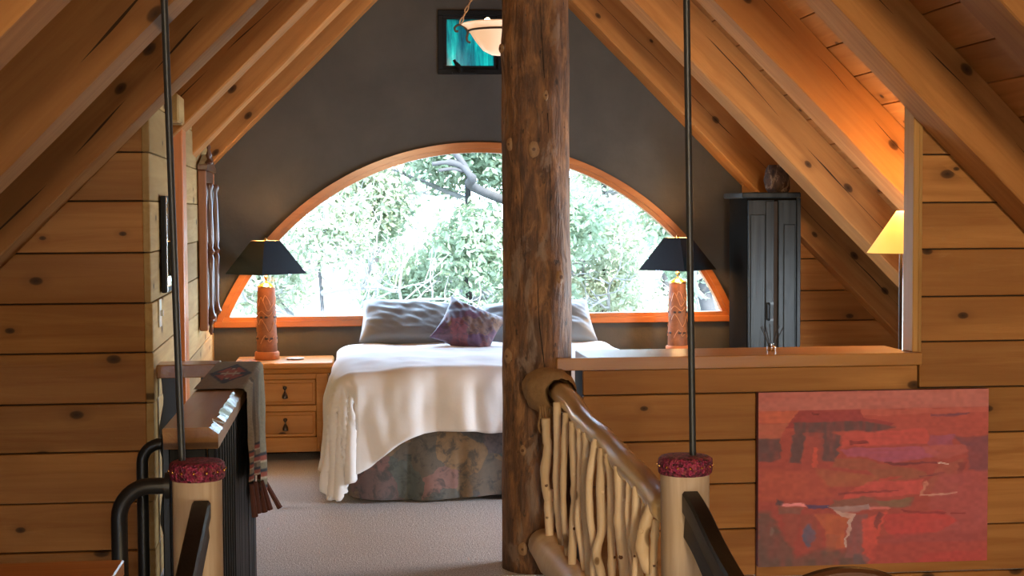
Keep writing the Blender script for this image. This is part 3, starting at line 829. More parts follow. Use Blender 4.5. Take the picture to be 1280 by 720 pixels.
# ------------------------------------------------------------------ table lamps
def table_lamp():
    z = 0.598; r = thing('table_lamp', 'table lamp with black shade on the left nightstand', 'lamp', (-0.52, 9.5, z), 'leather table lamps')
    c = (-0.52, 9.5, z)
    obj('base', LA([(0.074, 0), (0.076, 0.006), (0.076, 0.040), (0.070, 0.048)], c, 28), M['copper'], r, smooth=True)
    bd = obj('body', LA([(0.062, 0.048), (0.063, 0.060), (0.058, 0.25), (0.054, 0.42), (0.053, 0.445)], c, 28), M['leather'], r, smooth=True)
    obj('cap', LA([(0.056, 0.445), (0.056, 0.452), (0.030, 0.468), (0.012, 0.476), (0.008, 0.480)], c, 20), M['brass'], r, smooth=True)
    obj('neck', LA([(0.005, 0.480), (0.007, 0.495), (0.013, 0.503), (0.013, 0.512), (0.006, 0.520), (0.005, 0.575)], c, 12), M['brass'], r, smooth=True)
    # tooled ridges
    rad = lambda h: 0.063-0.0095*(h-0.06)/0.38+0.001
    def line(pts):
        q = []
        for a, h in smooth_path([(a, h, 0) for a, h in pts], 5) and [(p.x, p.y) for p in smooth_path([(a, h, 0) for a, h in pts], 5)]:
            an = -math.pi/2+a; q.append((c[0]+rad(h)*math.cos(an), c[1]+rad(h)*math.sin(an), z+h))
        obj('tooled_line', T(q, 0.0022, seg=5), M['tool'], bd)
    for k in range(3):
        o = k*2.1
        line([(o-.95, .33), (o-.6, .385), (o-.2, .345), (o+.2, .30), (o+.9, .35)])
        line([(o-.35, .36), (o-.1, .395), (o+.25, .37), (o+.5, .335)])
        line([(o-.9, .215), (o-.55, .25), (o-.1, .215), (o+.35, .17), (o+.9, .235)])
        line([(o-.6, .10), (o-.1, .15), (o+.3, .11), (o+.8, .145)])
        line([(o-.95, .28), (o-.5, .30), (o+.2, .27), (o+.7, .295)])
    for k in range(12):
        for h in (0.262, 0.130):
            if (k+int(h*100)) % 3 == 0: continue
            an = k*math.pi/6; q = Vector((c[0]+rad(h)*math.cos(an), c[1]+rad(h)*math.sin(an), z+h))
            bm = B(-0.010, 0.010, -0.0025, 0.0025, -0.006, 0.006, bev=0.002)
            R = Matrix.Rotation(an+math.pi/2, 3, 'Z')
            for v in bm.verts: v.co = R @ v.co + q
            obj('stamp', bm, M['tool_dark'], bd)
    def pyr(h0, h1, r0, r1, rot, thick):
        bm = bmesh.new(); rings = []
        for rr, hh in ((r0, h0), (r1, h1), (r1-thick, h1), (r0-thick, h0)):
            rings.append([bm.verts.new((c[0]+rr*math.cos(rot+k*math.pi/2), c[1]+rr*math.sin(rot+k*math.pi/2), z+hh)) for k in range(4)])
        rings.append(rings[0])
        for i, (a, b) in enumerate(zip(rings, rings[1:])):
            for k in range(4):
                f = bm.faces.new((a[k], a[(k+1) % 4], b[(k+1) % 4], b[k])); f.material_index = 1 if i == 2 else 0
        bmesh.ops.recalc_face_normals(bm, faces=bm.faces); return bm
    rot = -math.pi/2-0.04
    sh = obj('shade', pyr(0.528, 0.733, 0.250, 0.088, rot, 0.004), None, r, mats=[M['shade'], M['shade_in']])
    obj('shade_ring', T([(c[0]+0.085*math.cos(rot+k*math.pi/2), c[1]+0.085*math.sin(rot+k*math.pi/2), z+0.728) for k in (0, 2)], 0.003, seg=6), M['brass'], sh)
    obj('finial', LA([(0.003, 0.70), (0.004, 0.725), (0.010, 0.735), (0.008, 0.742), (0.002, 0.750)], c, 10), M['brass'], r, smooth=True)
    obj('bulb', LA([(0.010, 0.572), (0.024, 0.60), (0.028, 0.625), (0.018, 0.648), (0.003, 0.655)], c, 14), M['bulb'], r, smooth='all')
    l = bpy.data.lights.new('bulb_light', 'POINT'); l.energy = 4.0; l.color = (1.0, 0.60, 0.26); l.shadow_soft_size = 0.03
    lo = bpy.data.objects.new('bulb_light', l); COL.objects.link(lo); lo.parent = r; lo.location = (0, 0, 0.69)
    l2 = bpy.data.objects.new('bulb_light', l.copy()); l2.data.energy = 5.0; COL.objects.link(l2); l2.parent = r; l2.location = (0.0, -0.0, 0.552)
    return r
tl = table_lamp()
t2 = copy_tree(tl, (2.064, 9.5, 0.598), 'table lamp with black shade on the right nightstand, behind the steel rod')

# lamp in the alcove behind the right partition
fl = thing('floor_lamp', 'lamp with glowing yellow cone shade behind the corner post', 'lamp', (2.52, 6.78, 0))
c = (2.52, 6.78, 0)
obj('base', LA([(0.13, 0), (0.13, 0.012), (0.05, 0.025), (0.012, 0.035)], c, 24), M['bronze'], fl, smooth=True)
obj('pole', LA([(0.010, 0.03), (0.010, 1.34)], c, 10), M['bronze'], fl, smooth=True)
sh = bmesh.new(); prof = [(0.155, 1.302), (0.022, 1.495)]
lathe(sh, [prof[0], prof[1], (0.018, 1.495), (0.151, 1.302), prof[0]], c, 32, closed_top=False, closed_bot=False)
bmesh.ops.remove_doubles(sh, verts=sh.verts, dist=1e-5); bmesh.ops.recalc_face_normals(sh, faces=sh.faces)
obj('shade', sh, M['parchment'], fl, smooth=True)
obj('bulb', LA([(0.010, 1.335), (0.024, 1.36), (0.022, 1.39), (0.004, 1.41)], c, 12), M['bulb'], fl, smooth='all')
for z_, e_ in ((1.53, 10.0), (1.29, 2.0)):
    l = bpy.data.lights.new('bulb_light', 'POINT'); l.energy = e_; l.color = (1.0, 0.47, 0.11); l.shadow_soft_size = 0.03
    lo = bpy.data.objects.new('bulb_light', l); COL.objects.link(lo); lo.parent = fl; lo.location = (0, 0, z_)

# pendant bowl under the ridge
pd = thing('pendant_lamp', 'alabaster bowl pendant on chains in front of the turquoise window', 'lamp', (RX, 8.0, 2.31))
c = (RX, 8.0, 0)
bw = bmesh.new()
lathe(bw, [(0.012, 2.318), (0.04, 2.322), (0.085, 2.345), (0.125, 2.395), (0.150, 2.435), (0.172, 2.462), (0.200, 2.478), (0.192, 2.484), (0.165, 2.468), (0.140, 2.440), (0.115, 2.400), (0.078, 2.352), (0.02, 2.330)], c, 40)
obj('bowl', bw, M['alabaster'], pd, smooth=True)
rg = bmesh.new(); tube(rg, [(c[0]+0.161*math.cos(a), c[1]+0.161*math.sin(a), 2.446) for a in [2*math.pi*k/40 for k in range(41)]], 0.006, seg=8)
obj('hoop', rg, M['bronze'], pd, smooth=True)
for k in range(3):
    a = math.pi+k*2*math.pi/3; d = Vector((math.cos(a), math.sin(a), 0)); o = Vector(c)
    pts = [(0.150, 2.385), (0.165, 2.392), (0.170, 2.41), (0.165, 2.44), (0.185, 2.47), (0.215, 2.476), (0.232, 2.462), (0.228, 2.444), (0.214, 2.444)]
    sc_ = obj('scroll', T(smooth_path([o+d*r+Vector((0, 0, h)) for r, h in pts], 5), 0.006, seg=7), M['bronze'], pd, smooth=True)
    a0_, a1_ = o+d*0.203+Vector((0, 0, 2.484)), o+Vector((0, 0, 2.93))
    n_ = 15; ch = bmesh.new()
    for i in range(n_):
        m_ = a0_.lerp(a1_, (i+.5)/n_); t = (a1_-a0_).normalized(); sde = t.cross(Vector((0, 1, 0.2))).normalized()
        if i % 2: sde = t.cross(sde)
        tube(ch, [m_+t*(0.020*math.cos(q))+sde*(0.007*math.sin(q)) for q in [2*math.pi*j/10 for j in range(11)]], 0.0034, seg=5, caps=False)
    obj('chain', ch, M['chain'], pd)
obj('stem', LA([(0.012, 2.93), (0.020, 2.95), (0.008, 2.97), (0.008, 3.70), (0.05, 3.72), (0.06, 3.74)], c, 14), M['bronze'], pd, smooth=True)
obj('bulb', LA([(0.008, 2.44), (0.026, 2.47), (0.024, 2.50), (0.006, 2.515)], (RX-0.06, 8.0, 0), 14), M['bulb'], pd, smooth='all')
l = bpy.data.lights.new('bulb_light', 'POINT'); l.energy = 1.8; l.color = (1.0, 0.66, 0.36); l.shadow_soft_size = 0.04
lo = bpy.data.objects.new('bulb_light', l); COL.objects.link(lo); lo.parent = pd; lo.location = (0, 0, 0.28)

# ------------------------------------------------------------------ armoire
ar = thing('armoire', 'narrow weathered dark armoire in the right corner', 'armoire', (2.56, 9.25, 0))
ax0, ax1, ay0, ay1, ah = 2.395, 2.722, 9.05, 9.48, 1.575
bm = bmesh.new()
box(bm, ax0, ax0+.02, ay0, ay1, 0, ah); box(bm, ax1-.02, ax1, ay0, ay1, 0, ah); box(bm, ax0+.02, ax1-.02, ay1-.02, ay1, 0, ah); box(bm, ax0+.02, ax1-.02, ay0+.02, ay1-.02, ah-.03, ah); box(bm, ax0+.02, ax1-.02, ay0+.02, ay1-.02, 0.05, 0.08)
obj('carcass', bm, M['pewter_dark'], ar)
obj('cornice', B(ax0-0.04, ax1-0.003, ay0-0.04, ay1, ah, ah+0.034, bev=0.006), M['pewter'], ar)
obj('corner_stile', B(ax1-0.022, ax1+0.002, ay0-0.022, ay0-0.001, 0, ah-0.001, bev=0.003), M['pewter'], ar)
for a, b, hx in ((ax0+0.004, 2.558, 2.535), (2.585, ax1-0.024, None)):
    dr = obj('door', B(a, b, ay0-0.016, ay0-0.001, 0.05, ah-0.012, bev=0.003), M['pewter'], ar)
    if hx: 
        obj('stile', B(b-0.052, b-0.002, ay0-0.024, ay0-0.0165, 0.06, ah-0.02, bev=0.002), M['pewter'], dr)
        obj('panel', B(a+0.012, b-0.056, ay0-0.022, ay0-0.0165, 0.12, ah-0.10, bev=0.004), M['pewter'], dr)
        hp = [(hx-0.01, ay0-0.025, 0.835), (hx-0.012, ay0-0.048, 0.84), (hx-0.012, ay0-0.05, 0.885), (hx-0.012, ay0-0.048, 0.93), (hx-0.01, ay0-0.025, 0.935)]
        obj('handle', T(smooth_path(hp, 5), 0.006, seg=8), M['black_iron'], dr, smooth=True)
        for z_ in (0.835, 0.935): obj('handle_plate', B(hx-0.018, hx+0.018, ay0-0.030, ay0-0.0245, z_-.006, z_+.006), M['black_iron'], dr)
    else:
        obj('panel', B(a+0.034, b-0.008, ay0-0.021, ay0-0.0165, 0.06, ah-0.16, bev=0.004), M['pewter'], dr)
        obj('stile', B(a+0.002, a+0.030, ay0-0.020, ay0-0.0165, 0.06, ah-0.03, bev=0.002), M['pewter'], dr)
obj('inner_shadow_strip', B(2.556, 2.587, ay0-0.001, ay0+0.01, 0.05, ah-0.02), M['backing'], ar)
def mottled():
    w = NT('mottled_bark'); v = w.coords(False)
    a = w.noise(w.mapping(v, (22, 22, 9)), 1.0, 5, 0.7, 1.2)
    col = w.ramp(a, [(0.35, (0.02, 0.009, 0.004)), (0.55, (0.09, 0.04, 0.018)), (0.62, (0.35, 0.24, 0.15)), (0.68, (0.06, 0.025, 0.012))])
    w.bump(a, 1.0, 0.02); return w.set(Base_Color=col, Roughness=0.7)
bm = bmesh.new()
lathe(bm, [(0.060, 0), (0.075, 0.02), (0.082, 0.08), (0.070, 0.14), (0.055, 0.17), (0.048, 0.17), (0.06, 0.13), (0.06, 0.02)], (2.625, 9.20, ah+0.0345), 30)
for v in bm.verts: v.co += Vector((noise.noise(v.co*14), noise.noise(v.co*14+Vector((7, 0, 0))), 0))*0.02
tag(obj('bark_vessel', bm, mottled(), smooth='all'), 'rough mottled brown bark vessel standing on the armoire', 'vessel')

# reed diffuser on the ledge
rd = thing('reed_diffuser', 'small silver reed diffuser standing on the half wall ledge', 'diffuser', (1.785, 6.34, 0.8995))
c = (1.785, 6.34, 0.8995)
obj('bottle', LA([(0.017, 0), (0.019, 0.003), (0.019, 0.018), (0.010, 0.025), (0.010, 0.032)], c, 16), M['silver'], rd, smooth=True)
for dx, dy in ((-0.045, 0), (-0.036, 0.01), (-0.028, -0.01), (-0.004, 0.01), (0.030, 0), (0.040, 0.012), (0.050, -0.01)):
    obj('reed', T([(c[0]+dx*0.1, c[1]+dy*.1, c[2]+0.01), (c[0]+dx, c[1]+dy, c[2]+0.118-0.3*abs(dx))], 0.0022, seg=5), M['reed'], rd)

# ------------------------------------------------------------------ things on the left wall
def onwall(o): o.location = ws.location; o.rotation_euler = ws.rotation_euler; return o
# local frame of the side wall: +x out of the wall, y along it from the front corner
mr = onwall(thing('wall_mirror', 'tall ornate brown framed mirror on the left plank wall', 'mirror'))
a, b, z0, z1 = 2.40, 3.10, 0.845, 1.74
for nm, y0_, y1_ in (('side_board', a, a+0.05), ('side_board', b-0.05, b)):
    obj(nm, B(0.004, 0.050, y0_, y1_, z0, z1, bev=0.005), M['chestnut'], mr, local=True)
obj('bottom_rail', B(0.004, 0.044, a+.05, b-.05, z0+.01, z0+.07, bev=0.005), M['brown'], mr, local=True)
obj('top_rail', B(0.004, 0.046, a+.05, b-.05, z1-.08, z1, bev=0.005), M['brown'], mr, local=True)
obj('mirror_glass', B(0.020, 0.024, a+.05, b-.05, z0+.07, z1-.08), M['mirror'], mr, local=True)
for yb in (a+0.11, b-0.11):
    prof = [(0.022, z0+.06), (0.030, z0+.075), (0.018, z0+.10), (0.013, z0+.14), (0.018, z0+.30), (0.022, z0+.40), (0.016, z0+.42), (0.026, z0+.44), (0.016, z0+.46), (0.022, z0+.50), (0.016, z1-.18), (0.013, z1-.12), (0.024, z1-.09), (0.018, z1-.07)]
    obj('turned_column', LA(prof, (0.060, yb, 0), 16), M['brown'], mr, smooth=True, local=True)
bm = bmesh.new(); prism([(a-0.02, z1+.001), (b+.02, z1+.001), (b+.02, z1+.03), (b-.12, z1+.05), ((a+b)/2, z1+.10), (a+.12, z1+.05), (a-.02, z1+.03)], 'X', 0.004, 0.060, 0.004, bm)
obj('crest', bm, M['brown'], mr, local=True)
fb = bmesh.new(); lathe(fb, [(0.020, 0), (0.024, 0.012), (0.010, 0.03), (0.018, 0.05), (0.008, 0.08), (0.012, 0.095), (0.003, 0.125)], (0.062, a+0.08, z1+0.034), 12)
obj('finial', fb, M['brown'], mr, smooth=True, local=True)
fb = bmesh.new(); lathe(fb, [(0.004, -0.08), (0.014, -0.06), (0.008, -0.03), (0.020, 0.0), (0.012, 0.02)], (0.058, a+0.11, z0+.05), 12)
obj('drop_finial', fb, M['brown'], mr, smooth=True, local=True)

pf = onwall(thing('small_mirror', 'narrow black framed mirror by the front corner of the plank wall', 'mirror'))
obj('frame', B(0.004, 0.026, 0.34, 0.80, 1.165, 1.575, bev=0.003), M['frame_black'], pf, local=True)
obj('mirror_glass', B(0.0262, 0.029, 0.362, 0.778, 1.19, 1.55), M['mirror'], pf, local=True)
obj('silver_edge', B(0.0262, 0.031, 0.343, 0.360, 1.17, 1.57, bev=0.002), M['silver'], pf, local=True)
sw = onwall(thing('light_switch', 'ivory light switch plate below the small black mirror', 'switch'))
obj('plate', B(0.004, 0.010, 0.20, 0.28, 1.03, 1.145, bev=0.002), M['switch'], sw, local=True)
obj('toggle', B(0.010, 0.022, 0.232, 0.248, 1.075, 1.10, bev=0.002), M['switch'], sw, local=True)

# ------------------------------------------------------------------ stair guard on the left
CZ = 0.883
gd = thing('stair_guard', 'black boarded stair guard with thick varnished wooden cap', 'railing', (-0.465, 5.4, LOW))
def cap_mesh():
    bm = bmesh.new(); n = 60; rings = []
    for i in range(n+1):
        y = 4.44+(6.40-4.44)*i/n
        j = 0.5+0.5*noise.noise(Vector((y*9, 0, 0)))+0.35*noise.noise(Vector((y*23, 3, 0)))
        bt = 0.010+0.026*max(0, j); 
        zb = CZ-0.006-0.030*max(0, 0.5+0.5*noise.noise(Vector((y*13, 7, 0))))
        prof = [(-0.541, CZ-0.062), (-0.545, CZ-0.004), (-0.541, CZ), (-0.388-bt, CZ), (-0.386, zb), (-0.386, CZ-0.062)]
        rings.append([bm.verts.new((x, y, z)) for x, z in prof])
    for a, b in zip(rings, rings[1:]):
        for k in range(6): bm.faces.new((a[k], a[(k+1) % 6], b[(k+1) % 6], b[k]))
    bm.faces.new(rings[0][::-1]); bm.faces.new(rings[-1]); bmesh.ops.recalc_face_normals(bm, faces=bm.faces); return bm
obj('cap', cap_mesh(), M['cap'], gd)
obj('cross_cap', B(-0.800, -0.546, 6.32, 6.48, CZ-0.056, CZ-0.001, bev=0.003), M['cap'], gd)
for k in range(20):
    y = 4.50+k*0.09; ddx = 0.0
    obj('board', B(-0.424+random.uniform(0, .004), -0.400+random.uniform(0, .003), y+.002, y+0.088, LOW if y < 6.09 else 0, CZ-0.063, bev=0.004), M['ribbed'], gd)
    if k < 7:
        obj('batten', B(-0.3965, -0.388, y+.030, y+.058, LOW, CZ-0.064, bev=0.003), M['ribbed'], gd)
obj('end_board', B(-0.535, -0.426, 4.50, 4.53, LOW, CZ-0.063, bev=0.004), M['ribbed'], gd)
obj('corner_post', B(-0.60, -0.548, 4.87, 4.93, LOW, CZ-0.075, bev=0.004), M['black_iron'], gd)
obj('post_bracket', B(-0.549, -0.536, 4.88, 4.92, CZ-0.14, CZ-0.08), M['black_iron'], gd)
# black ironwork under the cross cap
def wavy(u, v): 
    y = 6.36
    return (0, 0, 0)
bm = bmesh.new(); L_, R2 = [], []
for i in range(31):
    z_ = 0.0+(CZ-0.058)*i/30
    wv = 0.010*math.sin(z_*19)+0.006*noise.noise(Vector((z_*20, 0, 0)))
    L_.append((-0.785+wv, z_)); R2.append((-0.700, z_))
prism(L_[::-1]+R2, 'Y', 6.37, 6.40, bm=bm); bmesh.ops.triangulate(bm, faces=[f for f in bm.faces if len(f.verts) > 4])
obj('iron_upright', bm, M['black_iron'], gd)
obj('iron_bar', B(-0.622, -0.604, 6.375, 6.395, 0, CZ-0.058, bev=0.002), M['black_iron'], gd)

# blanket over the guard
def blanket_colour(s, t):
    # s across (0 at the left edge of the cap top, rising over the edge and down), t along
    olive = np.array(lin(122, 110, 84)[:3]); blk = np.array((0.012, 0.011, 0.013)); rust = np.array(lin(150, 66, 34)[:3]); crm = np.array(lin(176, 160, 130)[:3])
    c = olive
    if s < 0.17:
        a, b = (s-0.088)/0.078, (t-0.52)/0.36
        d = abs(a)+abs(b); st = round(d*7)/7
        if d < 1.05: c = blk
        if d < 0.85: c = rust if (abs(a) > 0.14 and abs(b) > 0.14) else blk
        if abs(a)+abs(b)*0.5 < 0.32: c = crm
        if abs(a) < 0.12 and abs(b) < 0.42: c = rust
        if abs(a) < 0.5 and abs(b) < 0.10: c = crm
    else:
        if 0.27 < t < 0.31 or 0.72 < t < 0.74: c = crm*0.7
        if 0.31 < t < 0.40: c = olive*0.45
        for q in (0.50, 0.56, 0.62):
            if q < s < q+0.012: c = blk
            if q+0.012 < s < q+0.03: c = rust*0.8
            if q+0.03 < s < q+0.036: c = crm
    return np.array(c)*1.35*(0.85+0.3*random.random())
bl = thing('blanket', 'olive woven blanket with rust diamond draped over the stair guard', 'blanket', (-0.38, 5.9, CZ))
def blanket_mesh():
    nu, nv = 110, 60; S_ = 0.66; cols = []
    def f(u, v):
        s = u*S_; t = v
        y = 5.36+0.99*t
        wob = 0.010*noise.noise(Vector((s*6, t*5, 2)))
        if s < 0.168: p = (-0.549+s, y+0.02*noise.noise(Vector((s*5, 1, 0)))*(1 if t < .5 else .0), CZ+0.0055+abs(wob)*0.3)
        elif s < 0.19:
            q = (s-0.168)/0.022*math.pi/2; p = (-0.381+0.010*math.sin(q), y, CZ+0.0055-0.010*(1-math.cos(q)))
        else:
            d = s-0.19; dd = d*(0.80 if t < 0.5 else 1.0)*(0.85+0.30*t)
            x = -0.371+0.012*math.sin(t*16)*min(1, d*4)+0.010*abs(noise.noise(Vector((t*6, d*4, 0))))+0.006
            p = (x, y+0.03*d*math.sin(t*5), CZ-0.0045-dd)
        return p
    bm = grid(f, nu, nv); lay = bm.loops.layers.float_color.new('weave')
    for fc in bm.faces:
        pass
    bm.verts.ensure_lookup_table(); bm.verts.index_update()
    vc = [blanket_colour((i//nv)/(nu-1)*S_, (i % nv)/(nv-1)) for i in range(nu*nv)]
    for fc in bm.faces:
        for lp in fc.loops:
            k = vc[lp.vert.index if lp.vert.index >= 0 else 0]; lp[lay] = (*k, 1)
    return bm
def vcol_mat(name, layer, rough, nscale=150):
    w = NT(name); vc = w.n('ShaderNodeVertexColor', layer_name=layer); v = w.coords(False)
    n_ = w.noise(v, nscale, 3, 0.6)
    w.bump(n_, 0.3, 0.004)
    return w.set(Base_Color=w.mix(w.math('MULTIPLY', n_, 0.2), vc.outputs[0], (0.1, 0.09, 0.08, 1), 'MULTIPLY'), Roughness=rough)
bmk = blanket_mesh(); 
bo = obj('cloth', bmk, vcol_mat('woven_blanket', 'weave', 0.95), bl, smooth='all')
M['tassel'] = plain('rust_tassel', (0.11, 0.035, 0.025, 1), 0.9, 0, 60, 0.4)
for y, z_, dx in ((5.48, 0.53, 0.0), (5.70, 0.50, 0.0), (5.92, 0.46, 0.004), (6.12, 0.43, 0.008), (6.31, 0.40, 0.02)):
    obj('tassel', T([(-0.362, y, z_), (-0.358+dx, y+.01, z_-.05), (-0.352+dx*2.5, y+.015, z_-.12)], [0.008, 0.010, 0.012], seg=7), M['tassel'], bl, smooth=True)

# pipe grab rails
def pipe(name, pts, r, label):
    o = thing(name, label, 'handrail', pts[-1], 'black pipe grab rails at the stair head')
    obj('pipe', T(pts, r, seg=14), M['black_iron'], o, smooth=True)
    return o
def elbow(x1, x0, y, z, zb, r):
    pts = [(x1, y, z)]
    for i in range(9):
        q = math.pi/2*i/8; pts.append((x0+r-r*math.sin(q), y, z-r+r*math.cos(q)))
    pts.append((x0, y, LOW)); return pts
g1 = pipe('grab_rail', elbow(-0.505, -0.637, 4.22, 0.755, 0.0, 0.085), 0.0225, 'black pipe grab rail fixed to the left newel post')
obj('flange', T([(-0.512, 4.22, 0.755), (-0.497, 4.22, 0.755)], 0.036, seg=18), M['black_iron'], g1, smooth=True)
g2 = pipe('grab_rail', elbow(-0.602, -0.665, 4.90, 0.770, 0.0, 0.06), 0.0185, 'black pipe grab rail behind the left newel, fixed to the guard')
for o_, xx, yy in ((g1, -0.637, 4.22), (g2, -0.665, 4.90)):
    obj('foot_plate', LA([(0.045, 0.0), (0.045, 0.008)], (xx, yy, LOW+0.0005), 18), M['black_iron'], o_)

# newel posts with beaded bands and steel rods
def newel(x, y, ztop, r, rod0, rod1, label, facets=False):
    o = thing('newel_post', label, 'newel post', (x, y, LOW), 'peeled log newel posts at the stair head')
    def rr(a, z):
        v = r*(1+0.035*noise.noise(Vector((math.cos(a), math.sin(a), z*1.5+x)))+0.02*noise.noise(Vector((math.cos(a)*3, math.sin(a)*3, z*2+x))))
        return v
    bm = bmesh.new(); ns, nz = 32, 20; rings = []
    for i in range(nz+1):
        z = LOW+(ztop-0.012-LOW)*i/nz
        rings.append([bm.verts.new((x+rr(2*math.pi*k/ns, z)*math.cos(2*math.pi*k/ns), y+rr(2*math.pi*k/ns, z)*math.sin(2*math.pi*k/ns), z)) for k in range(ns)])
    for a, b in zip(rings, rings[1:]):
        for k in range(ns): bm.faces.new((a[k], a[(k+1) % ns], b[(k+1) % ns], b[k]))
    bm.faces.new(rings[0][::-1]); bm.faces.new(rings[-1])
    obj('log', bm, M['newel'], o, smooth=50)
    bm = LA([(r+0.002, -0.050), (r+0.006, -0.046), (r+0.008, -0.025), (r+0.006, -0.006), (r-0.002, 0.0), (r-0.02, 0.002)], (x, y, ztop), 48)
    for v in bm.verts: 
        if v.co.z < ztop: v.co += Vector((v.co.x-x, v.co.y-y, 0)).normalized()*0.003*noise.noise(v.co*120)
    bd = obj('beaded_band', bm, M['beads'], o, smooth='all')
    for k in range(14):
        a = 2*math.pi*k/14+0.2; bm = bmesh.new(); bmesh.ops.create_uvsphere(bm, u_segments=6, v_segments=5, radius=0.0042)
        bmesh.ops.translate(bm, verts=bm.verts, vec=(x+(r+0.009)*math.cos(a), y+(r+0.009)*math.sin(a), ztop-0.024))
        obj('stud', bm, M['brass'], bd, smooth='all')
    p0, p1 = Vector(rod0), Vector(rod1); t = (roof(p1.x)-0.03-p0.z)/(p1.z-p0.z)
    obj('rod', T([p0, p0.lerp(p1, t)], 0.0098, seg=12), M['rod'], o, smooth=True)
    return o
nl = newel(-0.425, 4.22, 0.822, 0.068, (-0.465, 4.22, 0.80), (-0.493, 4.22, 2.076), 'left peeled log newel with red beaded band and steel rod')
nr = newel(0.945, 4.25, 0.800, 0.070, (0.968, 4.25, 0.78), (0.949, 4.25, 2.093), 'right peeled log newel with magenta beaded band and steel rod')

# stair handrails that descend from the newels
def stair_rail(x, y, z, prof, w, h, label):
    o = thing('stair_rail', label, 'handrail', (x, y, LOW), 'dark stair handrails')
    path = smooth_path([(x, py, pz) for py, pz in prof], 8); bm = bmesh.new(); rings = []
    for p in path:
        hw = w/2
        rings.append([bm.verts.new((p.x+a, p.y, p.z+b)) for a, b in ((-hw+.006, 0), (hw-.006, 0), (hw, -.008), (hw, -h*.45), (hw-.008, -h*.55), (hw-.004, -h), (-hw+.004, -h), (-hw+.008, -h*.55), (-hw, -h*.45), (-hw, -.008))])
    for a, b in zip(rings, rings[1:]):
        for k in range(10): bm.faces.new((a[k], a[(k+1) % 10], b[(k+1) % 10], b[k]))
    bm.faces.new(rings[0]); bm.faces.new(rings[-1][::-1]); bmesh.ops.recalc_face_normals(bm, faces=bm.faces)
    obj('rail', bm, M['ebony'], o, smooth=35)
    yp, zp = prof[-1]; 
    obj('lower_post', B(x-0.04, x+0.04, yp-0.08, yp-0.001, LOW, zp+0.05, bev=0.004), M['ebony'], o)
    return o
stair_rail(-0.408, 4.15, 0.7, [(4.146, 0.725), (4.0, 0.69), (3.7, 0.615), (3.3, 0.51), (2.6, 0.32)], 0.050, 0.100, 'black stair handrail running down from the left newel')
stair_rail(0.945, 4.17, 0.7, [(4.174, 0.712), (4.05, 0.688), (3.85, 0.632), (3.6, 0.582), (3.3, 0.53), (2.6, 0.36)], 0.050, 0.130, 'black curved stair handrail running down from the right newel')

# ------------------------------------------------------------------ rustic branch railing
rr_ = thing('branch_railing', 'rustic railing of pale peeled branches between log post and newel', 'railing', (0.85, 5.2, 0))
ra, rb = P(698, 489, 6.02), P(838, 639, 4.345)
pts = []; rad_ = []
for i in range(26):
    t = i/25; p = ra.lerp(rb, t)
    p += Vector((0.010*noise.noise(Vector((t*4, 0, 0))), 0, 0.012*noise.noise(Vector((t*5, 4, 0)))))
    pts.append(p); rad_.append(0.043*(1+0.10*noise.noise(Vector((t*9, 8, 0)))+0.04*math.sin(t*21)))
obj('handrail', T(pts, rad_, seg=20, rough=0.10), M['handrail'], rr_, smooth='all')
kb = LA([(0.016, -0.006), (0.013, 0.002), (0.004, 0.003)], seg=12)
kc = ra+Vector((-0.012, -0.043, 0.012)); Rk = Vector((-0.35, -0.9, 0.35)).to_track_quat('Z', 'Y').to_matrix()
for v in kb.verts: v.co = Rk @ v.co + kc
obj('rail_knot', kb, M['knot_heart'], rr_, smooth=True)
ba, bb = P(689, 700, 6.02), P(690, 735, 5.75)
pa = Vector((0.770, 6.08, 0.150)); pb = Vector((0.865, 4.33, 0.110))
obj('bottom_rail', T([pa.lerp(pb, i/14)+Vector((0.008*noise.noise(Vector((i*.7, 0, 0))), 0, 0.008*noise.noise(Vector((i*.7, 5, 0))))) for i in range(15)], [0.066]+[0.072]*2+[0.066]*12, seg=18, rough=0.06), M['branch'], rr_, smooth='all')
STK = [([(100, -150), (104, -60), (112, 0), (95, 150), (115, 290), (160, 350)], 45), ([(118, 250), (118, 350), (122, 520), (130, 720)], 45), ([(163, -240), (165, 0), (160, 200), (172, 380), (185, 500), (213, 720)], 38), ([(212, -180), (205, 0), (200, 150), (200, 350), (215, 500), (243, 720)], 33),
       ([(255, -130), (255, 0), (262, 150), (266, 280), (255, 420), (246, 720)], 44), ([(292, -90), (295, 0), (295, 200), (282, 400), (300, 540), (330, 720)], 36), ([(325, -70), (328, 0), (318, 200), (330, 450), (345, 720)], 42),
       ([(385, -30), (375, 0), (345, 190), (350, 390), (372, 560), (370, 720)], 40), ([(418, 20), (415, 60), (408, 250), (418, 440), (385, 590), (412, 720)], 48), ([(452, 50), (455, 90), (465, 200), (466, 450), (470, 600), (472, 720)], 40),
       ([(512, 120), (515, 160), (520, 300), (520, 450), (535, 600), (548, 720)], 62), ([(570, 195), (570, 240), (562, 350), (575, 550), (592, 720)], 34), ([(614, 235), (612, 270), (605, 400), (600, 550), (622, 720)], 52),
       ([(662, 290), (655, 380), (640, 480), (600, 700)], 36), ([(705, 335), (680, 380), (650, 470), (645, 570), (672, 670), (700, 740)], 66), ([(722, 400), (712, 500), (706, 620), (704, 730)], 40)]
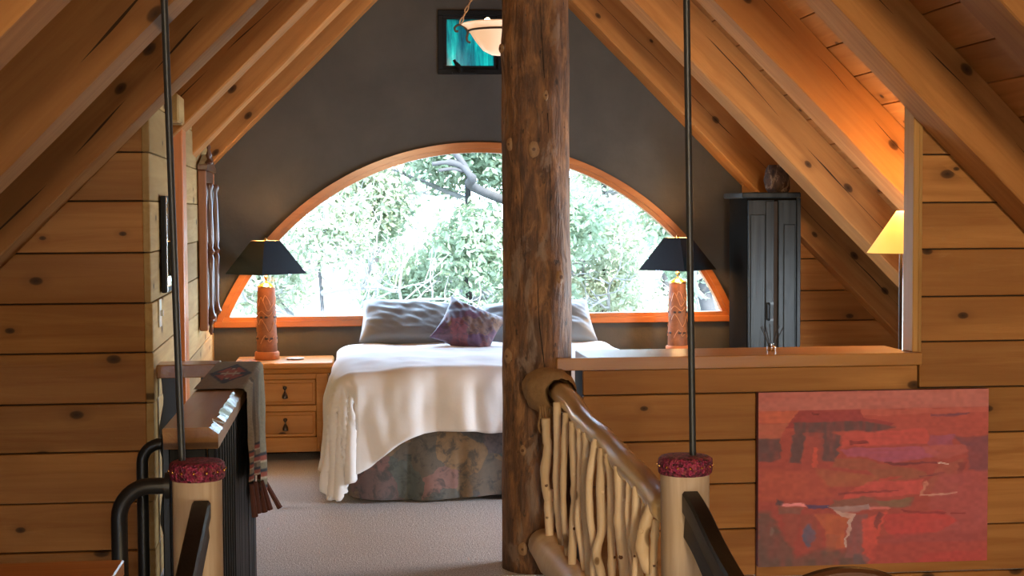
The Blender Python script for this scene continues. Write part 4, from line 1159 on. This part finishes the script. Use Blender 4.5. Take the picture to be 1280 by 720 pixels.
for si, (pl, wd) in enumerate(STK):
    top = pl[0]; px = 660+top[0]/4.5
    tt = max(0.02, min(0.985, (px-684)/(822-684)))
    Yb = 1/((1-tt)/5.98+tt/4.40)
    q = [P(660+a/4.5, 560+b/4.5, Yb) for a, b in pl]
    if pl[-1][1] > 690:
        e = q[-1]; q.append(Vector((e.x+(q[-1].x-q[-2].x)*0.3, e.y, min(0.10, e.z-0.05))))
    if pl[0][1] < 400: q[0] = q[0]+Vector((0, 0, 0.012))
    r0 = 1.12*wd/4.5/2/FPX*Yb
    path = smooth_path(q, 7); n_ = len(path)
    rad_ = [r0*(1+0.12*noise.noise(Vector((i*.35, si*3.7, 0)))+(0.22*math.exp(-((i % 13)-6)**2/3.0) if (si+i//13) % 2 else 0)) for i in range(n_)]
    bo_ = obj('baluster', T(path, rad_, seg=12, rough=0.06), M['branch'], rr_, smooth='all')
    # cut knots on the branches
    for kk in (0.35, 0.7):
        if (si*7+int(kk*10)) % 3 == 0: continue
        p_ = path[int(kk*(n_-1))]; dirn = Vector((math.sin(si*2.3+kk*9)*0.9, -1.0, 0.35)).normalized()
        kb = LA([(r0*.42, -r0*.3), (r0*.36, r0*.16), (r0*.10, r0*.18)], seg=8); Rk = dirn.to_track_quat('Z', 'Y').to_matrix()
        for v in kb.verts: v.co = Rk @ v.co + p_+dirn*r0*0.97
        obj('knot', kb, M['knot_heart'] if kk > .5 else M['branch'], bo_, smooth=True)
# hide binding that ties the rail to the post
hp = []
bmh = bmesh.new()
ax = (rb-ra).normalized(); 
def hide(u, v):
    a = u*2*math.pi; t = v
    rr = 0.060+0.030*math.sin(math.pi*t)**0.7+0.008*noise.noise(Vector((math.cos(a)*2, math.sin(a)*2, t*4)))+0.005*noise.noise(Vector((a*5, t*9, 1)))
    c_ = ra+Vector((-0.062, 0.075, 0.006))*(1-t)+ax*(-0.03+0.07*t)
    side = ax.cross(Vector((0, 0, 1))).normalized(); upv = side.cross(ax)
    k = 1.0+0.25*(math.sin(a) < 0)*(1-t)
    if t == 0: rr *= 0.25
    return c_+side*(rr*math.cos(a)*1.05)+upv*(rr*math.sin(a)*k)
obj('hide_wrap', grid(hide, 40, 16), M['rope'], rr_, smooth='all', mats=[M['rope']])
for k in range(9):
    y_ = 6.02-0.012*(k % 3); x_ = ra.x-0.075+0.010*k*0.8; z_ = ra.z-0.05
    L2 = 0.12+0.16*((k*37) % 10)/10
    pth = smooth_path([(x_, y_, z_), (x_+0.006*math.sin(k), y_-.01, z_-L2*.4), (x_-0.006*math.cos(k*2), y_-.004, z_-L2*.75), (x_+.004, y_-.012, z_-L2)], 4)
    obj('thong', T(pth, [0.006]*(len(pth)-3)+[0.004, 0.003, 0.002], seg=6), M['rope'], rr_, smooth='all')

# ------------------------------------------------------------------ painting
H_, W_ = 170, 232
img = np.zeros((H_, W_, 3)); img[:] = lin(158, 60, 54)[:3]
yy, xx = np.mgrid[0:H_, 0:W_]; X_ = 25+(xx+.5)/W_*(880-25); Y_ = 25+(yy+.5)/H_*(675-25)
def nz2(sx, sy, seed):
    r = np.random.default_rng(seed); g = r.random((max(2, int(H_/sy)+3), max(2, int(W_/sx)+3)))
    gy, gx = yy/sy, xx/sx; iy, ix = gy.astype(int), gx.astype(int); fy, fx = gy-iy, gx-ix
    fy, fx = fy*fy*(3-2*fy), fx*fx*(3-2*fx)
    return (g[iy, ix]*(1-fy)*(1-fx)+g[iy+1, ix]*fy*(1-fx)+g[iy, ix+1]*(1-fy)*fx+g[iy+1, ix+1]*fy*fx)
WX = (nz2(9, 4, 1)-.5)*16+(nz2(3, 2, 2)-.5)*7; WY = (nz2(14, 5, 3)-.5)*9+(nz2(4, 2, 4)-.5)*4
def stroke(poly, c, alpha=0.9, soft=4.0, streak=(18, 2), seed=0, wob=1.0):
    px_, py_ = X_+WX*wob, Y_+WY*wob; n = len(poly); inside = np.zeros_like(X_, bool); dmin = np.full(X_.shape, 1e9)
    for i in range(n):
        (x0, y0), (x1, y1) = poly[i], poly[(i+1) % n]
        c1 = ((y0 > py_) != (y1 > py_)) & (px_ < (x1-x0)*(py_-y0)/((y1-y0) if y1 != y0 else 1e-9)+x0)
        inside ^= c1
        t = np.clip(((px_-x0)*(x1-x0)+(py_-y0)*(y1-y0))/((x1-x0)**2+(y1-y0)**2+1e-9), 0, 1)
        dmin = np.minimum(dmin, np.hypot(px_-x0-t*(x1-x0), py_-y0-t*(y1-y0)))
    sd = np.where(inside, dmin, -dmin); a = np.clip(sd/soft+0.5, 0, 1)*alpha
    a *= 0.65+0.6*nz2(*streak, 100+seed); a = np.clip(a, 0, 1)[..., None]
    img[:] = img*(1-a)+np.array(lin(*c)[:3])*a
def ell(x, y, rx, ry): return [(x+rx*math.cos(k*.524), y+ry*math.sin(k*.524)) for k in range(12)]
st = [
 ([(0, 95), (900, 95), (900, 200), (0, 200)], (172, 66, 56), .8, 6, (20, 2)),
 ([(0, 90), (180, 92), (150, 140), (0, 135)], (190, 84, 52), .9, 4, (20, 2)),
 ([(0, 140), (130, 140), (110, 195), (0, 200)], (176, 92, 66), .8, 6, (12, 3)),
 ([(400, 95), (900, 95), (900, 112), (400, 118)], (178, 78, 66), .9, 3, (20, 2)),
 ([(660, 116), (810, 116), (800, 124), (660, 126)], (96, 56, 84), .9, 3, (20, 2)),
 ([(186, 83), (388, 83), (412, 125), (520, 150), (480, 175), (120, 160)], (146, 46, 50), .98, 3, (14, 3)),
 ([(215, 100), (250, 103), (245, 110), (220, 108)], (100, 28, 40), .9, 3, (9, 3)),
 ([(150, 140), (410, 140), (540, 160), (480, 175), (300, 175), (330, 190), (310, 290), (250, 285), (250, 190), (200, 190), (180, 290), (140, 290)], (84, 66, 74), .92, 6, (3, 14)),
 ([(190, 180), (270, 180), (255, 290), (225, 290), (215, 240)], (150, 62, 58), .8, 6, (3, 10)),
 ([(225, 235), (240, 235), (238, 310), (218, 310)], (196, 66, 50), .9, 4, (3, 10)),
 ([(20, 195), (105, 195), (112, 270), (60, 285), (20, 280)], (84, 66, 74), .95, 6, (6, 6)),
 ([(105, 190), (150, 170), (140, 300), (108, 300)], (158, 58, 50), .8, 6, (3, 10)),
 ([(340, 180), (640, 170), (660, 225), (330, 235)], (188, 62, 58), .9, 6, (22, 2)),
 ([(360, 212), (420, 210), (430, 222), (365, 226)], (112, 34, 46), .9, 4, (12, 2)),
 ([(330, 240), (640, 236), (700, 262), (690, 280), (500, 296), (400, 270), (345, 268)], (160, 68, 104), .95, 6, (24, 2)),
 ([(655, 200), (755, 196), (740, 238), (660, 236)], (150, 66, 100), .9, 6, (8, 4)),
 ([(745, 205), (890, 200), (890, 335), (810, 330), (800, 250)], (116, 62, 78), .9, 10, (10, 6)),
 ([(640, 232), (790, 236), (800, 262), (700, 290), (640, 262)], (172, 78, 78), .85, 6, (14, 4)),
 ([(310, 276), (400, 276), (480, 300), (640, 330), (650, 350), (470, 370), (430, 320), (300, 312)], (146, 78, 56), .9, 6, (18, 3)),
 ([(480, 292), (690, 300), (690, 306), (520, 306)], (104, 40, 56), .9, 3, (24, 2)),
 ([(230, 310), (470, 345), (430, 385), (270, 380)], (158, 86, 56), .8, 8, (14, 4)),
 ([(25, 310), (250, 320), (300, 420), (30, 430)], (176, 72, 52), .75, 14, (14, 4)),
 ([(430, 366), (640, 360), (630, 420), (330, 425)], (194, 64, 64), .9, 6, (22, 3)),
 ([(470, 350), (560, 348), (540, 358), (470, 364)], (180, 50, 46), .9, 3, (20, 2)),
 ([(315, 408), (545, 398), (545, 403), (315, 416)], (116, 44, 54), .9, 3, (24, 2)),
 ([(690, 310), (790, 284), (770, 400), (690, 412), (640, 410)], (156, 76, 64), .9, 7, (6, 6)),
 ([(770, 300), (800, 300), (785, 390), (765, 390)], (120, 50, 56), .7, 6, (4, 8)),
 ([(620, 345), (715, 338), (715, 343), (620, 349)], (110, 50, 62), .9, 3, (20, 2)),
 ([(690, 302), (735, 304), (735, 308), (690, 306)], (210, 190, 184), .95, 2, (20, 2)),
 ([(700, 345), (890, 330), (890, 560), (680, 560), (660, 430)], (166, 70, 76), .75, 18, (14, 8)),
 ([(630, 420), (770, 408), (770, 414), (632, 428)], (196, 150, 138), .9, 3, (20, 2)),
 ([(640, 375), (655, 370), (640, 425), (628, 425)], (196, 130, 112), .7, 4, (8, 4)),
 ([(300, 432), (420, 420), (480, 440), (600, 430), (590, 462), (450, 468), (290, 455)], (126, 80, 72), .9, 5, (18, 3)),
 ([(470, 440), (590, 432), (580, 458), (480, 464)], (120, 96, 74), .8, 5, (14, 3)),
 ([(105, 436), (195, 440), (200, 452), (105, 448)], (222, 130, 140), .95, 3, (20, 2)),
 ([(195, 444), (292, 446), (288, 462), (208, 460)], (46, 58, 108), .98, 3, (20, 4)),
 ([(288, 454), (430, 452), (440, 472), (310, 478)], (152, 128, 134), .9, 4, (20, 3)),
 ([(430, 462), (520, 464), (510, 474), (435, 474)], (206, 104, 104), .9, 3, (20, 3)),
 ([(95, 450), (190, 456), (180, 478), (100, 480)], (112, 86, 80), .85, 6, (8, 4)),
 ([(90, 420), (125, 430), (115, 450), (92, 445)], (72, 62, 78), .9, 6, (5, 5)),
 ([(110, 478), (240, 480), (262, 600), (230, 650), (180, 520), (140, 640)], (146, 68, 60), .85, 10, (4, 12)),
 ([(236, 480), (372, 490), (345, 560), (345, 615), (280, 620), (270, 530)], (178, 86, 44), .95, 8, (5, 12)),
 ([(280, 560), (330, 560), (300, 640), (270, 640)], (156, 80, 58), .8, 6, (4, 10)),
 (ell(211, 562, 24, 42), (78, 88, 124), .95, 8, (5, 8)),
 ([(20, 470), (60, 470), (120, 560), (160, 640), (260, 610), (420, 640), (430, 700), (20, 700)], (92, 76, 74), .92, 18, (6, 12)),
 (ell(72, 540, 9, 18), (120, 112, 112), .8, 8, (4, 6)),
 ([(375, 486), (425, 486), (412, 640), (345, 650)], (128, 78, 84), .9, 7, (4, 12)),
 ([(300, 470), (380, 480), (380, 500), (350, 615), (342, 612), (366, 500), (330, 486)], (188, 158, 156), .92, 3, (6, 8)),
 ([(410, 505), (500, 480), (470, 560), (450, 680), (415, 660)], (198, 62, 52), .9, 8, (6, 12)),
 ([(470, 480), (490, 490), (460, 545), (450, 535)], (120, 56, 66), .85, 4, (5, 6)),
 ([(485, 492), (700, 480), (770, 520), (690, 560), (540, 585), (500, 560)], (186, 46, 50), .95, 8, (18, 5)),
 ([(545, 472), (720, 488), (720, 496), (560, 482)], (122, 32, 42), .95, 3, (24, 3)),
 ([(740, 488), (795, 489), (795, 496), (745, 496)], (130, 36, 46), .95, 3, (24, 3)),
 ([(480, 570), (880, 555), (880, 600), (470, 610)], (150, 60, 66), .7, 8, (22, 4)),
 ([(445, 600), (880, 600), (880, 690), (440, 690)], (166, 56, 52), .8, 12, (18, 5)),
 ([(640, 640), (880, 630), (880, 690), (600, 690)], (178, 44, 46), .7, 10, (18, 5)),
 (ell(404, 655, 34, 24), (84, 80, 92), .92, 8, (6, 6)),
 ([(0, 0), (900, 0), (900, 92), (0, 94)], (178, 96, 88), 1.0, 4, (30, 4)),
]
for i, (pl, c, al, so, sk) in enumerate(st): stroke(pl, c, al, so, sk, i, 0.15 if i == len(st)-1 else 1.0)
img *= 1.62; img = img*0.88+img.mean(axis=(0, 1))*0.12; img = img*0.84+img.mean(axis=2, keepdims=True)*0.20
img *= (0.90+0.2*nz2(4, 3, 77))[..., None]
pt = thing('painting', 'red abstract desert landscape canvas on the right plank wall', 'painting', (2.175, 6.175, 0.02))
PX0, PX1, PZ0, PZ1 = 1.678, 2.672, 0.012, 0.744
bm = bmesh.new(); lay = bm.loops.layers.float_color.new('paint')
gv = [[bm.verts.new((PX0+(PX1-PX0)*i/W_, 6.150, PZ1-(PZ1-PZ0)*j/H_)) for i in range(W_+1)] for j in range(H_+1)]
for j in range(H_):
    for i in range(W_):
        f = bm.faces.new((gv[j][i], gv[j+1][i], gv[j+1][i+1], gv[j][i+1]))
        k = (*img[j, i], 1)
        for lp in f.loops: lp[lay] = k
obj('canvas_face', bm, vcol_mat('painted_canvas', 'paint', 0.7, 400), pt)
obj('stretcher', B(PX0, PX1, 6.1505, 6.188, PZ0, PZ1, bev=0.002), plain('canvas_edge', lin(112, 60, 60), 0.8, 0, 20, 0.3), pt)

# ------------------------------------------------------------------ desk and chair in the near corners
dk = thing('desk', 'orange varnished wooden desk in the near corner below the rails', 'desk', (-1.1, 2.95, LOW))
obj('desk_top', B(-1.75, -0.496, 2.50, 3.345, 0.715, 0.75, bev=0.003), M['desk'], dk)
for x_ in (-1.72, -0.58):
    for y_ in (2.54, 3.24): obj('leg', B(x_, x_+.06, y_, y_+.06, LOW, 0.714, bev=0.004), M['desk'], dk)
obj('apron', B(-1.66, -0.58, 3.25, 3.275, 0.62, 0.714, bev=0.002), M['desk'], dk)
ch = thing('chair', 'dark wooden chair with rounded back in front of the painting', 'chair', (0.88, 2.45, LOW))
cx, cy = 0.865, 2.60
pr = [(cx-0.170, 0.60)]
for i in range(25):
    a = math.pi-math.pi*i/24; x = cx+0.17*math.cos(a); z_ = 0.725+0.145*math.sin(a)**0.9
    pr.append((x, z_))
pr += [(cx+0.170, 0.60)]
obj('backrest', prism(pr, 'Y', cy-0.03, cy, 0.006), M['chair'], ch, smooth=True)
obj('seat', B(cx-0.21, cx+0.21, cy-0.42, cy+0.01, 0.43, 0.465, bev=0.01), M['chair'], ch)
for x_ in (-.13, 0.10): obj('back_post', B(cx+x_, cx+x_+.03, cy-0.028, cy-.002, 0.466, 0.61, bev=0.003), M['chair'], ch)
for x_ in (-.20, .16):
    for y_ in (-.41, -.035): obj('leg', B(cx+x_, cx+x_+.04, cy+y_, cy+y_+.04, LOW, 0.429, bev=0.004), M['chair'], ch)

# ------------------------------------------------------------------ outdoors
S(obj('ground', B(-40, 44, 10.5, 90, -3.2, -3.0), M['earth']), 'pale dry ground below the window')
def leaf_mesh(clusters, n, size, seed):
    r = np.random.default_rng(seed); k = len(clusters)
    cc = np.array([c for c, _ in clusters]); rr = np.array([q for _, q in clusters])
    w = rr.prod(axis=1) if rr.ndim > 1 else rr**2; idx = r.choice(k, n, p=w/w.sum())
    d = r.normal(size=(n, 3)); d /= np.linalg.norm(d, axis=1, keepdims=True)
    rad = r.random(n)[:, None]**(1/2.2)
    # leaves gather on sprigs so that light gaps stay open
    base = cc[idx]+d*rad*rr[idx]
    spr = np.round(base/0.17)*0.17+r.normal(size=(n, 3))*0.055
    pos = np.where(r.random(n)[:, None] < 0.75, spr, base)
    u = r.normal(size=(n, 3)); u /= np.linalg.norm(u, axis=1, keepdims=True)
    v = np.cross(u, r.normal(size=(n, 3))); v /= np.linalg.norm(v, axis=1, keepdims=True)
    s = size*(0.6+0.8*r.random((n, 1)))
    V = np.stack([pos-u*s, pos+v*s*.42, pos+u*s, pos-v*s*.42], 1).reshape(-1, 3)
    return V, np.arange(4*n).reshape(n, 4)
def leaves(name, clusters, n, size, mat, parent, seed):
    V, F = leaf_mesh(clusters, n, size, seed); V = V-np.array(wloc(parent))
    me = bpy.data.meshes.new(name); me.vertices.add(len(V)); me.vertices.foreach_set('co', V.ravel())
    me.loops.add(F.size); me.loops.foreach_set('vertex_index', F.ravel())
    me.polygons.add(len(F)); me.polygons.foreach_set('loop_start', np.arange(0, F.size, 4)); me.polygons.foreach_set('loop_total', np.full(len(F), 4))
    me.update(); me.materials.append(mat)
    o = bpy.data.objects.new(name, me); COL.objects.link(o); o.parent = parent; return o
def twigs(bm, p, d, L, r, depth, rnd):
    pts = [p]; q = p.copy(); dd = d.copy()
    for i in range(4):
        dd = (dd+Vector((rnd.uniform(-.35, .35), rnd.uniform(-.35, .35), rnd.uniform(-.25, .3)))).normalized(); q = q+dd*L/4; pts.append(q.copy())
    tube(bm, pts, [r*(1-.15*i) for i in range(5)], seg=5, caps=False)
    if depth:
        for k in range(3):
            i = rnd.choice((2, 3, 4)); nd = (dd+Vector((rnd.uniform(-1, 1), rnd.uniform(-1, 1), rnd.uniform(-.5, .9)))).normalized()
            twigs(bm, pts[i], nd, L*.65, r*.55, depth-1, rnd)
def tree(x, y, h, spread, n, size, mat, label, seed, trunk_r=0.09, lean=0.0, low=-2.6, dens=14, twm='twig', twn=10):
    rnd = random.Random(seed); o = thing('tree', label, 'tree', (x, y, -3.0), 'trees outside the arched window')
    tp = [Vector((x+lean*t*3, y, -3+ (h+2.6)*t)) + Vector((0.15*noise.noise(Vector((t*3, seed, 0))), 0.15*noise.noise(Vector((t*3, seed, 5))), 0)) for t in [i/10 for i in range(11)]]
    obj('trunk', T(tp, [trunk_r*(1-.07*i) for i in range(11)], seg=12, rough=.15), M['trunk'], o, smooth='all')
    tw = bmesh.new()
    for k in range(twn):
        p = tp[rnd.randint(3, 9)]; a = rnd.uniform(0, 6.28); twigs(tw, p.copy(), Vector((math.cos(a), math.sin(a)*.8, rnd.uniform(-.1, .6))).normalized(), spread*rnd.uniform(.5, .9), 0.035, 3, rnd)
    obj('branches', tw, M[twm], o)
    cl_ = []
    for k in range(dens):
        a = rnd.uniform(0, 6.28); q = rnd.random()**.6; z_ = rnd.uniform(low, h)
        tap = 1.0 if z_ < h*.6 else 0.75
        cl_.append(((x+lean*1.5+spread*q*math.cos(a)*tap, y+spread*q*math.sin(a)*.8*tap, z_), (spread*.42, spread*.42, spread*.36)))
    leaves('foliage', cl_, n, size, mat, o, seed)
    return o
tree(-0.3, 16.5, 2.6, 1.25, 33000, 0.045, M['leaf_b'], 'pale leafy tree at the left end of the arched window', 11, trunk_r=0.04)
tree(1.35, 17.5, 3.2, 1.35, 38000, 0.048, M['leaf_a'], 'green juniper seen above the left half of the bed', 12, low=-1.2)
tree(3.1, 18.5, 2.6, 1.20, 26000, 0.045, M['leaf_b'], 'pale sparse tree seen left of the log post', 13, low=-1.8)
tree(4.15, 15.5, 2.5, 1.0, 16000, 0.042, M['leaf_a'], 'green tree with grey leaning trunk right of the log post', 14, trunk_r=0.15, lean=-0.22, low=-1.0, dens=9)
tree(5.6, 17.5, 2.6, 1.3, 26000, 0.045, M['leaf_c'], 'yellowish tree seen behind the right lamp', 15)
tree(7.3, 19.5, 3.0, 1.5, 18000, 0.05, M['leaf_b'], 'pale tree at the far right of the arched window', 16)
tree(-3.0, 19.5, 3.0, 1.6, 18000, 0.05, M['leaf_b'], 'pale tree beyond the left end of the window', 17)
tree(0.4, 23.0, 3.4, 2.0, 30000, 0.06, M['leaf_b'], 'distant pale tree behind the green juniper', 18)
tree(5.0, 24.0, 3.4, 2.0, 22000, 0.06, M['leaf_b'], 'distant pale tree behind the yellowish tree', 19)
# the forked grey limb at the top of the arch
lt = bpy.data.objects['tree.002'] if 'tree.002' in bpy.data.objects else None
if lt:
    bm = bmesh.new(); yb = 15.8
    tube(bm, smooth_path([P(540, 205, yb), P(562, 203, yb), P(578, 208, yb), P(590, 222, yb), P(604, 240, yb+.6), (3.1, 18.5, 1.2)], 5), [0.022]*5+[0.036]*10+[0.05]*11, seg=8, rough=.1)
    tube(bm, smooth_path([P(563, 182, yb), P(572, 195, yb), P(580, 206, yb), P(588, 220, yb)], 5), 0.034, seg=8, rough=.1)
    tube(bm, smooth_path([P(548, 213, yb), P(566, 211, yb), P(580, 214, yb)], 5), 0.02, seg=6)
    obj('limb', bm, M['trunk'], lt, smooth='all')
